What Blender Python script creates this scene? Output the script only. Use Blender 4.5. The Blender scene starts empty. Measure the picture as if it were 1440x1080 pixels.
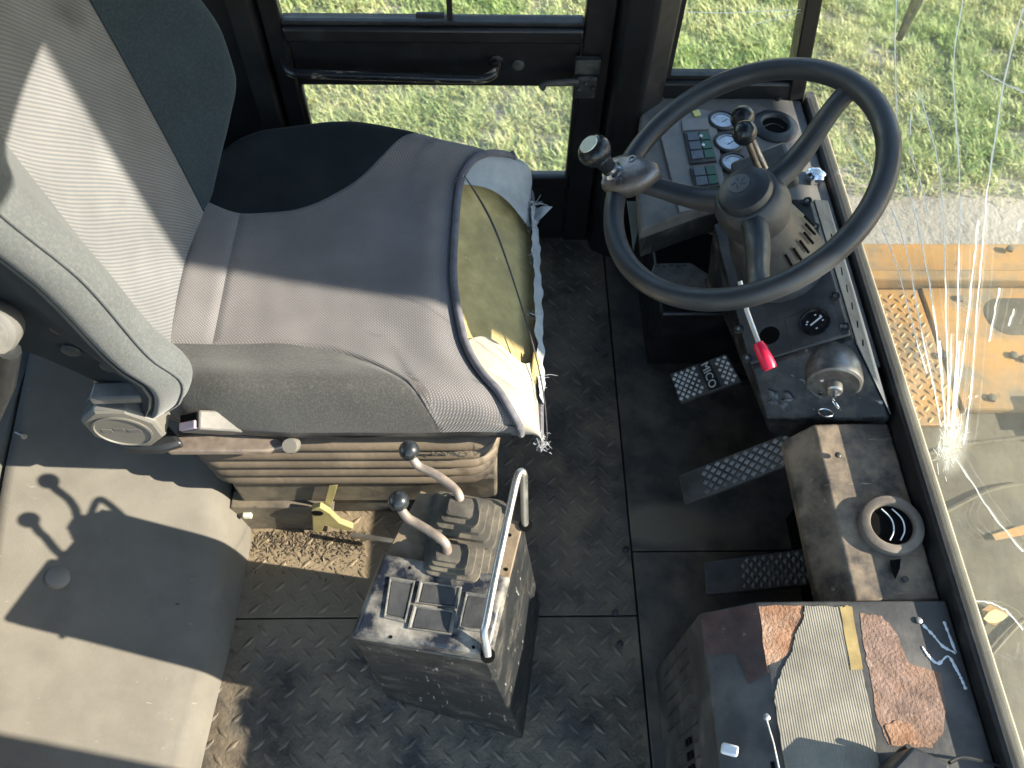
import bpy, bmesh, math, random
import numpy as np
from mathutils import Vector, Matrix, noise
random.seed(7); RNG = np.random.default_rng(7)
sc = bpy.context.scene
V = Vector
# ------------------------------------------------------------------ camera, sky, sun, exposure
cam_d = bpy.data.cameras.new('camera'); cam = bpy.data.objects.new('camera', cam_d); sc.collection.objects.link(cam)
cam_d.sensor_width = 36.0; cam_d.lens = 28.575; cam_d.clip_start = 0.02; cam_d.clip_end = 500
cam.matrix_world = Matrix(((0.99978, 0.00157, -0.02109, 0.0), (-0.01246, 0.84938, -0.52763, 0.0), (0.01709, 0.52778, 0.84921, 1.5), (0, 0, 0, 1)))
sc.camera = cam
cam_d.dof.use_dof = True; cam_d.dof.focus_distance = 1.15; cam_d.dof.aperture_fstop = 8.0
SUN = V((1.90, -0.35, 1.0)).normalized()
w = bpy.data.worlds.new('World'); sc.world = w; w.use_nodes = True
wn = w.node_tree.nodes; bg = wn['Background']
sky = wn.new('ShaderNodeTexSky'); sky.sky_type = 'NISHITA'; sky.sun_disc = False
sky.sun_elevation = math.asin(SUN.z); sky.sun_rotation = math.atan2(SUN.x, SUN.y)
sky.air_density = 1.3; sky.dust_density = 0.4; sky.ozone_density = 2.0
w.node_tree.links.new(sky.outputs[0], bg.inputs[0]); bg.inputs[1].default_value = 0.14
sun_d = bpy.data.lights.new('sun', 'SUN'); sun_d.energy = 5.0; sun_d.angle = math.radians(0.5); sun_d.color = (1.0, 0.90, 0.76)
sun = bpy.data.objects.new('sun', sun_d); sc.collection.objects.link(sun)
sun.rotation_euler = (-SUN).to_track_quat('-Z', 'Y').to_euler()
sc.view_settings.view_transform = 'Standard'; sc.view_settings.look = 'None'; sc.view_settings.gamma = 1.0
sc.view_settings.use_curve_mapping = False; sc.view_settings.exposure = 1.70
sc.cycles.max_bounces = 8; sc.cycles.transparent_max_bounces = 16

# ------------------------------------------------------------------ materials
def M(name, col, rough=.5, metal=0., var=.15, vs=18., dust=None, scr=None, bump=None, sheen=0., rvar=.1, spec=.5, coat=0.):
    m = bpy.data.materials.new(name); m.use_nodes = True
    nt = m.node_tree; N = nt.nodes; L = nt.links; b = N['Principled BSDF']
    tc = N.new('ShaderNodeTexCoord')
    def nz(scale, det=4., vec=None, rg=.55):
        n = N.new('ShaderNodeTexNoise'); n.inputs['Scale'].default_value = scale; n.inputs['Detail'].default_value = det
        n.inputs['Roughness'].default_value = rg
        L.new(vec or tc.outputs['Object'], n.inputs['Vector']); return n.outputs['Fac']
    def rmp(f, a, bb, c0=0., c1=1.):
        r = N.new('ShaderNodeMapRange'); r.inputs[1].default_value = a; r.inputs[2].default_value = bb
        r.inputs[3].default_value = c0; r.inputs[4].default_value = c1; L.new(f, r.inputs[0]); return r.outputs[0]
    def mix(f, a, bb):
        x = N.new('ShaderNodeMix'); x.data_type = 'RGBA'
        if isinstance(f, (int, float)): x.inputs[0].default_value = f
        else: L.new(f, x.inputs[0])
        for s, k in ((a, 6), (bb, 7)):
            if isinstance(s, (tuple, list)): x.inputs[k].default_value = (*s[:3], 1)
            else: L.new(s, x.inputs[k])
        return x.outputs[2]
    c = mix(rmp(nz(vs), .3, .7), tuple(v * (1 - var) for v in col), tuple(min(1, v * (1 + var)) for v in col))
    rough_s = rmp(nz(vs * 2.3), .3, .7, max(.03, rough - rvar), min(1, rough + rvar))
    if dust:
        dc, am, ds = dust[:3]
        f = rmp(nz(ds, 8., rg=.65), .62 - am * .5, .86 - am * .5)
        f2 = N.new('ShaderNodeMath'); f2.operation = 'MULTIPLY'; L.new(f, f2.inputs[0]); f2.inputs[1].default_value = dust[3] if len(dust) > 3 else .8
        c = mix(f2.outputs[0], c, dc)
        rr = N.new('ShaderNodeMix'); rr.data_type = 'FLOAT'; L.new(f2.outputs[0], rr.inputs[0]); L.new(rough_s, rr.inputs[2]); rr.inputs[3].default_value = .85
        rough_s = rr.outputs[0]
    if scr:
        scol, am, sv = scr
        mp = N.new('ShaderNodeMapping'); mp.inputs['Scale'].default_value = sv; L.new(tc.outputs['Object'], mp.inputs[0])
        f = rmp(nz(1., 6., mp.outputs[0], .7), .70 - am * .3, .76 - am * .3)
        c = mix(f, c, scol)
    L.new(c, b.inputs['Base Color']); L.new(rough_s, b.inputs['Roughness'])
    b.inputs['Metallic'].default_value = metal; b.inputs['Specular IOR Level'].default_value = spec
    if sheen: b.inputs['Sheen Weight'].default_value = sheen; b.inputs['Sheen Roughness'].default_value = .5
    if coat: b.inputs['Coat Weight'].default_value = coat; b.inputs['Coat Roughness'].default_value = .25
    if bump:
        bs, st = bump[:2]; bn = N.new('ShaderNodeBump'); bn.inputs['Strength'].default_value = st
        bn.inputs['Distance'].default_value = bump[2] if len(bump) > 2 else .002
        L.new(nz(bs, 6.), bn.inputs['Height']); L.new(bn.outputs[0], b.inputs['Normal'])
    return m
TAN = (.30, .24, .16); GREY = (.28, .27, .25)
mt = {}
mt['black'] = M('black_paint', (.010, .010, .011), .42, dust=((.10, .10, .09), .12, 9, .35), bump=(60, .15))
mt['black_shell'] = M('black_cab_paint', (.008, .009, .010), .5, dust=((.06, .06, .055), .15, 5, .4), bump=(90, .2))
mt['black_worn'] = M('worn_black_steel', (.022, .023, .024), .45, dust=((.20, .19, .16), .28, 14, .5), scr=((.34, .33, .30), .12, (35, 220, 12)), bump=(70, .25))
mt['console'] = M('scuffed_console_steel', (.020, .021, .022), .40, dust=((.15, .135, .11), .24, 16, .5), scr=((.36, .35, .32), .26, (150, 150, 14)), bump=(60, .3))
mt['bluepanel'] = M('blue_black_panel', (.014, .018, .028), .30, dust=((.33, .30, .25), .42, 20, .9), bump=(120, .2))
mt['tanplate'] = M('dusty_tan_plate', (.17, .115, .068), .75, var=.3, dust=((.25, .195, .13), .45, 26, .8), bump=(90, .4))
mt['tread'] = M('dirty_tread_plate', (.072, .062, .050), .62, var=.6, vs=12, dust=((.29, .22, .14), .46, 9, .7), scr=((.16, .15, .13), .22, (45, 45, 45)), bump=(140, .9), metal=.15)
mt['lug'] = M('worn_tread_lugs', (.12, .105, .085), .48, var=.6, vs=10, dust=((.29, .22, .14), .46, 9, .7), metal=.35, bump=(140, .5))
mt['treaddusty'] = M('dust_covered_tread_plate', (.20, .155, .10), .75, var=.35, vs=14, dust=((.32, .25, .165), .45, 9, .7), bump=(110, .6))
def dust_light_spot(m, ctr, rad, colr):
    nt = m.node_tree; N = nt.nodes; L = nt.links; b = N['Principled BSDF']; src = b.inputs['Base Color'].links[0].from_socket
    tc = N.new('ShaderNodeTexCoord'); mp = N.new('ShaderNodeMapping'); mp.vector_type = 'TEXTURE'; mp.inputs['Location'].default_value = ctr; mp.inputs['Scale'].default_value = rad
    L.new(tc.outputs['Object'], mp.inputs[0]); ln = N.new('ShaderNodeVectorMath'); ln.operation = 'LENGTH'; L.new(mp.outputs[0], ln.inputs[0])
    nz = N.new('ShaderNodeTexNoise'); nz.inputs['Scale'].default_value = 14; nz.inputs['Detail'].default_value = 8; nz.inputs['Roughness'].default_value = .7; L.new(tc.outputs['Object'], nz.inputs[0])
    ad = N.new('ShaderNodeMath'); ad.operation = 'ADD'; L.new(ln.outputs['Value'], ad.inputs[0]); L.new(nz.outputs[0], ad.inputs[1])
    r = N.new('ShaderNodeMapRange'); r.inputs[1].default_value = 1.25; r.inputs[2].default_value = 1.65; r.inputs[3].default_value = .92; r.inputs[4].default_value = 0.; L.new(ad.outputs[0], r.inputs[0])
    x = N.new('ShaderNodeMix'); x.data_type = 'RGBA'; L.new(r.outputs[0], x.inputs[0]); L.new(src, x.inputs[6]); x.inputs[7].default_value = (*colr, 1); L.new(x.outputs[2], b.inputs['Base Color'])
dust_light_spot(mt['lug'], (-.33, .515 - .65, 0), (.22, .15, .5), (.27, .21, .135))
dust_light_spot(mt['tread'], (-.33, .515 - .65, 0), (.22, .15, .5), (.27, .21, .135))  # dust patch laid over the sunlit floor area, boosting that light in the colour
mt['smooth'] = M('dark_floor_sheet', (.056, .050, .043), .65, var=.5, vs=9, dust=((.24, .185, .12), .40, 7, .6), scr=((.10, .10, .10), .1, (20, 140, 20)), bump=(50, .4))
dust_light_spot(mt['smooth'], (.335, .605 - .65, 0), (.10, .045, .5), (.19, .155, .10))  # tan spot paints a dim sunlit reflection into the sheet's colour
mt['hump'] = M('beige_grey_cover', (.152, .138, .114), .8, var=.10, vs=14, dust=((.10, .092, .08), .22, 11, .55), scr=((.24, .225, .19), .14, (30, 130, 30)), bump=(420, .35, .0012))
mt['rearpanel'] = M('grey_rear_panel', (.16, .15, .125), .75, var=.15, vs=8, bump=(300, .3, .001))
mt['plastic'] = M('dark_grey_plastic', (.020, .022, .024), .42, dust=((.14, .14, .13), .2, 16, .3), bump=(260, .15, .0008))
mt['podplastic'] = M('grained_pod_plastic', (.038, .040, .042), .48, dust=((.18, .17, .155), .34, 12, .35), bump=(420, .3, .0008))
mt['podblack'] = M('scuffed_gloss_black', (.016, .016, .016), .36, spec=.3, dust=((.20, .19, .17), .3, 22, .45), scr=((.40, .40, .38), .26, (22, 22, 70)), bump=(60, .35))
mt['podside'] = M('pale_worn_pod_side', (.105, .112, .115), .5, dust=((.05, .05, .05), .3, 20, .7))
mt['wheel'] = M('steering_wheel_rubber', (.034, .037, .041), .42, var=.2, dust=((.09, .09, .085), .15, 14, .3), bump=(380, .12, .0006))
mt['hubgrey'] = M('hub_plastic', (.045, .047, .049), .42, dust=((.16, .16, .15), .3, 18, .35), bump=(380, .15, .0006))
mt['dash'] = M('dusty_dash_panel', (.11, .11, .108), .65, var=.25, vs=14, dust=((.20, .185, .16), .4, 13, .7), scr=((.04, .04, .04), .15, (50, 60, 50)), bump=(110, .35))
mt['dashlight'] = M('pale_switch_panel', (.20, .20, .195), .6, var=.2, vs=22, dust=((.27, .255, .22), .4, 18, .6), bump=(160, .2))
mt['rocker'] = M('blue_grey_rocker', (.055, .07, .09), .35, dust=((.2, .2, .2), .3, 40, .4))
mt['green'] = M('green_lens', (.01, .075, .035), .3)
mt['yellowlens'] = M('yellow_lens', (.62, .60, .18), .4)
mt['gauge'] = M('pale_gauge_face', (.42, .50, .58), .3, var=.2, vs=60, coat=.5)
mt['gaugeblack'] = M('black_gauge_face', (.008, .010, .013), .2, coat=.5)
mt['white'] = M('white_print', (.75, .76, .76), .5)
mt['chrome'] = M('chrome', (.75, .76, .78), .16, metal=1., var=.05, dust=((.25, .23, .2), .2, 30, .5))
mt['castalu'] = M('brown_cast_metal', (.23, .21, .20), .38, metal=.8, var=.3, vs=40, dust=((.2, .16, .13), .3, 30, .6), bump=(160, .3))
mt['steel'] = M('dull_steel', (.42, .41, .39), .34, metal=.9, var=.15, dust=((.25, .22, .18), .25, 40, .6))
mt['brownsteel'] = M('worn_lever_steel', (.36, .29, .24), .42, metal=.55, var=.25, vs=35, dust=((.40, .32, .24), .35, 40, .6))
mt['knob'] = M('dark_ball_plastic', (.018, .021, .024), .24, dust=((.12, .12, .11), .15, 30, .3))
mt['cream'] = M('cream_disc', (.66, .67, .52), .45, var=.1, vs=60)
mt['red'] = M('red_plastic', (.72, .012, .055), .35, var=.1)
mt['boot'] = M('dusty_rubber_boot', (.062, .055, .045), .75, var=.15, dust=((.20, .17, .12), .36, 30, .6), bump=(160, .2))
mt['bellows'] = M('beige_bellows_vinyl', (.165, .128, .088), .62, var=.25, vs=10, dust=((.075, .06, .045), .42, 12, .65), bump=(80, .35))
mt['seatbase'] = M('dusty_seat_base', (.085, .073, .058), .6, var=.3, dust=((.21, .17, .112), .42, 14, .7), scr=((.05, .05, .05), .2, (25, 25, 90)), bump=(70, .4))
mt['yellowpaint'] = M('yellow_latch_paint', (.34, .29, .12), .5, var=.15, dust=((.22, .18, .12), .25, 40, .7))
mt['knobgrey'] = M('grey_knob_plastic', (.165, .157, .138), .55, var=.1, dust=((.16, .14, .11), .3, 30, .5))
mt['buckle'] = M('grey_buckle_plastic', (.135, .13, .122), .5, var=.1, dust=((.28, .26, .22), .3, 30, .5))
mt['pink'] = M('faded_pink_button', (.60, .44, .52), .5)
mt['shellblue'] = M('blue_black_backrest_shell', (.022, .028, .034), .55, dust=((.12, .12, .11), .2, 14, .35), bump=(240, .2, .0008))
mt['velour'] = M('dark_velour', (.088, .096, .098), .9, var=.10, vs=12, dust=((.16, .158, .150), .34, 260, .5), sheen=.25, bump=(420, .7, .0009), spec=.1)
mt['veloursideshade'] = M('shaded_side_velour', (.012, .018, .023), .9, var=.1, vs=9, dust=((.03, .036, .042), .3, 260, .4), sheen=.1, bump=(700, .4, .0006), spec=.1)  # darker copy of the velour, the side's shade put into its colour
mt['velourfarshade'] = M('shaded_far_velour', (.026, .040, .051), .9, var=.1, vs=12, dust=((.055, .07, .08), .34, 260, .5), sheen=.1, bump=(420, .7, .0009), spec=.1)  # same velour with shade painted in, darker and bluer for the far bolster
mt['velourwarm'] = M('dusty_grey_velour', (.062, .062, .059), .9, var=.12, vs=12, dust=((.135, .132, .122), .34, 260, .5), sheen=.2, bump=(420, .7, .0009), spec=.1)
mt['velourdark'] = M('black_velour', (.011, .015, .018), .95, var=.2, vs=12, dust=((.025, .03, .032), .3, 7, .5), sheen=.06, bump=(700, .4, .0006), spec=.05)
mt['skirt'] = M('dark_vinyl_skirt', (.055, .053, .050), .55, var=.25, dust=((.2, .18, .15), .35, 18, .5), bump=(120, .4))
mt['piping'] = M('grey_piping', (.12, .115, .13), .8, var=.3, vs=40, sheen=.2, bump=(500, .5, .0008))
mt['foam'] = M('yellowed_foam', (.52, .40, .17), .95, var=.25, vs=26, scr=((.66, .52, .26), .2, (70, 70, 70)), dust=((.36, .28, .13), .4, 9, .8), bump=(70, .8, .003))
mt['foamedge'] = M('bright_foam_edge', (.62, .47, .18), .95, bump=(90, .8, .002))
mt['lining'] = M('grey_blue_lining_cloth', (.40, .42, .43), .9, var=.12, vs=30, dust=((.26, .26, .25), .35, 22, .6), bump=(600, .4, .0008))
mt['creamcloth'] = M('cream_lining_cloth', (.40, .36, .285), .9, var=.1, vs=30, dust=((.30, .27, .22), .35, 22, .7), bump=(600, .4, .0008))
mt['thread'] = M('dark_thread', (.05, .05, .055), .9)
mt['boxpaint'] = M('grey_black_box_paint', (.055, .054, .052), .55, var=.4, vs=8, dust=((.20, .18, .15), .3, 8, .5), bump=(50, .4))
mt['ventpaint'] = M('brown_worn_box_paint', (.055, .047, .040), .6, var=.5, vs=12, dust=((.34, .26, .175), .42, 14, .85), scr=((.42, .34, .24), .2, (6, 60, 30)), bump=(60, .5))
mt['rust'] = M('orange_rust', (.25, .125, .068), .9, var=.45, vs=40, dust=((.36, .235, .16), .46, 30, .8), scr=((.16, .07, .04), .25, (60, 60, 60)), bump=(220, 1., .003))
mt['rustdark'] = M('dark_red_rust', (.085, .048, .04), .75, var=.5, vs=30, scr=((.22, .13, .10), .18, (60, 60, 60)), dust=((.04, .035, .035), .4, 9, .7), bump=(110, .5))
mt['rustpink'] = M('pinkish_rust', (.22, .142, .108), .9, var=.4, vs=40, dust=((.25, .125, .058), .30, 14, .7), scr=((.29, .22, .175), .30, (55, 55, 55)), bump=(220, 1., .003))
mt['yellowstrip'] = M('faded_yellow_strip', (.30, .22, .085), .8, var=.3, vs=40)
mt['ventring'] = M('brown_vent_ring', (.15, .125, .10), .6, var=.25, dust=((.28, .23, .17), .35, 18, .6), bump=(120, .2))
mt['hole'] = M('dark_hole', (.004, .004, .004), .9, spec=.1)
mt['gasket'] = M('black_gasket', (.008, .008, .009), .55, dust=((.10, .09, .075), .2, 18, .4), bump=(120, .3))
mt['sealedge'] = M('tan_seal_edge', (.34, .29, .20), .8, var=.3)
mt['chalk'] = M('chalk', (.70, .72, .74), .9)
def crack_mat():
    m = bpy.data.materials.new('glass_crack'); m.use_nodes = True; N = m.node_tree.nodes; L = m.node_tree.links; b = N['Principled BSDF']; b.inputs['Base Color'].default_value = (.95, .97, .95, 1); b.inputs['Roughness'].default_value = .4
    t = N.new('ShaderNodeBsdfTranslucent'); t.inputs[0].default_value = (.98, 1., .98, 1); x = N.new('ShaderNodeMixShader'); x.inputs[0].default_value = .6
    L.new(b.outputs[0], x.inputs[1]); L.new(t.outputs[0], x.inputs[2]); L.new(x.outputs[0], N['Material Output'].inputs[0]); return m
mt['crack'] = crack_mat()
mt['yellow'] = M('yellow_machine_paint', (.56, .31, .065), .5, var=.15, vs=6, dust=((.26, .21, .12), .32, 12, .6), scr=((.09, .075, .05), .22, (30, 18, 30)), bump=(50, .3))
mt['deckyellow'] = M('grimy_yellow_deck', (.44, .215, .030), .6, var=.2, vs=14, dust=((.135, .115, .07), .50, 7, .95), scr=((.10, .08, .05), .24, (40, 26, 40)), bump=(50, .4))
mt['deckgrey'] = M('dusty_olive_deck', (.075, .066, .038), .85, var=.5, vs=9, dust=((.12, .104, .063), .40, 6, .75), scr=((.05, .047, .035), .32, (40, 10, 40)), bump=(40, .5, .004))
mt['deckdark'] = M('dark_deck_gap', (.10, .095, .08), .8)
mt['leaf'] = M('dry_leaf', (.55, .46, .16), .7)
mt['dirt'] = M('debris', (.13, .10, .065), .95, var=.85, vs=90)
mt['grabpaint'] = M('chipped_black_bar', (.013, .013, .014), .35, var=.2, scr=((.38, .31, .22), .50, (16, 70, 70)))
mt['rubberlabel'] = M('grey_label_plate', (.21, .205, .19), .7, var=.3, vs=30, dust=((.1, .1, .09), .4, 40, .6))
mt['silver'] = M('worn_pedal_print', (.80, .82, .83), .5, metal=0., var=.15, vs=60, dust=((.2, .2, .2), .25, 30, .6))

def glass(name, dust=.08, tint=(.975, .985, .975), ctr=None):
    m = bpy.data.materials.new(name); m.use_nodes = True; nt = m.node_tree; N = nt.nodes; L = nt.links
    N.remove(N['Principled BSDF']); out = N['Material Output']
    tr = N.new('ShaderNodeBsdfTransparent'); tr.inputs[0].default_value = (*tint, 1)
    gl = N.new('ShaderNodeBsdfGlossy'); gl.inputs['Roughness'].default_value = .03
    lw = N.new('ShaderNodeLayerWeight'); lw.inputs[0].default_value = .5; pw = N.new('ShaderNodeMath'); pw.operation = 'POWER'; pw.inputs[1].default_value = 4.; L.new(lw.outputs['Facing'], pw.inputs[0])
    fr = N.new('ShaderNodeMath'); fr.operation = 'MULTIPLY_ADD'; fr.inputs[1].default_value = .45; fr.inputs[2].default_value = .025; L.new(pw.outputs[0], fr.inputs[0])
    m1 = N.new('ShaderNodeMixShader'); L.new(fr.outputs[0], m1.inputs[0]); L.new(tr.outputs[0], m1.inputs[1]); L.new(gl.outputs[0], m1.inputs[2])
    df = N.new('ShaderNodeBsdfDiffuse'); df.inputs[0].default_value = (.72, .72, .64, 1)
    tl = N.new('ShaderNodeBsdfTranslucent'); tl.inputs[0].default_value = (.80, .79, .70, 1)
    ms = N.new('ShaderNodeMixShader'); ms.inputs[0].default_value = .25; L.new(df.outputs[0], ms.inputs[1]); L.new(tl.outputs[0], ms.inputs[2])
    tc = N.new('ShaderNodeTexCoord'); nz = N.new('ShaderNodeTexNoise'); nz.inputs['Scale'].default_value = 7; nz.inputs['Detail'].default_value = 8
    nz.inputs['Roughness'].default_value = .7
    L.new(tc.outputs['Object'], nz.inputs[0]); r = N.new('ShaderNodeMapRange'); r.inputs[1].default_value = .3; r.inputs[2].default_value = .75
    r.inputs[3].default_value = dust * .5; r.inputs[4].default_value = dust * 1.7; L.new(nz.outputs[0], r.inputs[0]); fac = r.outputs[0]
    if ctr:
        d = N.new('ShaderNodeVectorMath'); d.operation = 'DISTANCE'; mp = N.new('ShaderNodeMapping'); mp.inputs['Scale'].default_value = (1, 1.35, .8)
        L.new(tc.outputs['Object'], mp.inputs[0]); L.new(mp.outputs[0], d.inputs[0]); d.inputs[1].default_value = (ctr[0], ctr[1] * 1.35, ctr[2] * .8)
        rr = N.new('ShaderNodeMapRange'); rr.inputs[1].default_value = .004; rr.inputs[2].default_value = .055; rr.inputs[3].default_value = .75; rr.inputs[4].default_value = 0.
        L.new(d.outputs['Value'], rr.inputs[0])
        n2 = N.new('ShaderNodeTexNoise'); n2.inputs['Scale'].default_value = 130; n2.inputs['Detail'].default_value = 4; L.new(tc.outputs['Object'], n2.inputs[0])
        mu = N.new('ShaderNodeMath'); mu.operation = 'MULTIPLY'; L.new(rr.outputs[0], mu.inputs[0]); L.new(n2.outputs[0], mu.inputs[1])
        ad = N.new('ShaderNodeMath'); ad.operation = 'ADD'; ad.use_clamp = True; L.new(mu.outputs[0], ad.inputs[0]); L.new(fac, ad.inputs[1]); fac = ad.outputs[0]
    m2 = N.new('ShaderNodeMixShader'); L.new(fac, m2.inputs[0]); L.new(m1.outputs[0], m2.inputs[1]); L.new(ms.outputs[0], m2.inputs[2])
    L.new(m2.outputs[0], out.inputs[0]); return m

def fabric(name, c1, c2, kind, scale, sheen=.25):
    m = bpy.data.materials.new(name); m.use_nodes = True; nt = m.node_tree; N = nt.nodes; L = nt.links; b = N['Principled BSDF']
    uv = N.new('ShaderNodeUVMap'); b.inputs['Roughness'].default_value = .92; b.inputs['Specular IOR Level'].default_value = .1
    b.inputs['Sheen Weight'].default_value = sheen
    def wave(sx, sy, rot=0., dist=.6):
        m0 = N.new('ShaderNodeMapping'); m0.inputs['Rotation'].default_value = (0, 0, rot); L.new(uv.outputs[0], m0.inputs[0])
        mp = N.new('ShaderNodeMapping'); mp.inputs['Scale'].default_value = (sx, sy, 1)
        L.new(m0.outputs[0], mp.inputs[0]); wv = N.new('ShaderNodeTexWave'); wv.inputs['Scale'].default_value = 1.; wv.inputs['Distortion'].default_value = dist
        wv.inputs['Detail'].default_value = 2.; L.new(mp.outputs[0], wv.inputs[0]); return wv.outputs['Fac']
    if kind == 'stripe': f = wave(scale, 0.0001, math.radians(-48), .15)
    else:
        a = wave(scale, .0001, math.radians(45), .5); bb = wave(scale, .0001, math.radians(-45), .5)
        mm = N.new('ShaderNodeMath'); mm.operation = 'MULTIPLY'; L.new(a, mm.inputs[0]); L.new(bb, mm.inputs[1]); f = mm.outputs[0]
    nz = N.new('ShaderNodeTexNoise'); nz.inputs['Scale'].default_value = 9; nz.inputs['Detail'].default_value = 6; L.new(uv.outputs[0], nz.inputs[0])
    x = N.new('ShaderNodeMix'); x.data_type = 'RGBA'; L.new(f, x.inputs[0]); x.inputs[6].default_value = (*c1, 1); x.inputs[7].default_value = (*c2, 1)
    r = N.new('ShaderNodeMapRange'); r.inputs[1].default_value = .3; r.inputs[2].default_value = .7; r.inputs[3].default_value = .80; r.inputs[4].default_value = 1.1; L.new(nz.outputs[0], r.inputs[0])
    n3 = N.new('ShaderNodeTexNoise'); n3.inputs['Scale'].default_value = 5.5; n3.inputs['Detail'].default_value = 3; L.new(uv.outputs[0], n3.inputs[0])
    r3 = N.new('ShaderNodeMapRange'); r3.inputs[1].default_value = .62; r3.inputs[2].default_value = .72; r3.inputs[3].default_value = 1.; r3.inputs[4].default_value = .62; L.new(n3.outputs[0], r3.inputs[0])
    mu0 = N.new('ShaderNodeMath'); mu0.operation = 'MULTIPLY'; L.new(r.outputs[0], mu0.inputs[0]); L.new(r3.outputs[0], mu0.inputs[1])
    mu = N.new('ShaderNodeVectorMath'); mu.operation = 'SCALE'; L.new(x.outputs[2], mu.inputs[0]); L.new(mu0.outputs[0], mu.inputs['Scale'])
    L.new(mu.outputs[0], b.inputs['Base Color'])
    bn = N.new('ShaderNodeBump'); bn.inputs['Strength'].default_value = .5; bn.inputs['Distance'].default_value = .0012; L.new(f, bn.inputs['Height']); L.new(bn.outputs[0], b.inputs['Normal'])
    return m
mt['insert'] = fabric('striped_insert', (.118, .127, .136), (.205, .196, .192), 'stripe', 62.)
mt['weave'] = fabric('woven_cushion', (.140, .132, .132), (.262, .242, .233), 'weave', 88.)
mt['weavelight'] = fabric('woven_rear_strip', (.16, .152, .153), (.265, .245, .238), 'weave', 88.)
def corrug(name):
    m = M(name, (.225, .207, .165), .85, var=.2, vs=14, dust=((.12, .108, .088), .40, 16, .6), scr=((.30, .28, .24), .2, (60, 12, 30))); nt = m.node_tree; N = nt.nodes; L = nt.links
    b = N['Principled BSDF']; tc = N.new('ShaderNodeTexCoord'); mp = N.new('ShaderNodeMapping'); mp.inputs['Rotation'].default_value = (0, 0, .12); mp.inputs['Scale'].default_value = (95, .001, .001)
    L.new(tc.outputs['Object'], mp.inputs[0]); wv = N.new('ShaderNodeTexWave'); wv.inputs['Scale'].default_value = 1.; wv.inputs['Distortion'].default_value = 1.; L.new(mp.outputs[0], wv.inputs[0])
    bn = N.new('ShaderNodeBump'); bn.inputs['Strength'].default_value = .5; bn.inputs['Distance'].default_value = .001; L.new(wv.outputs['Fac'], bn.inputs['Height']); L.new(bn.outputs[0], b.inputs['Normal'])
    return m
mt['corrug'] = corrug('ribbed_grey_sheet')

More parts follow.
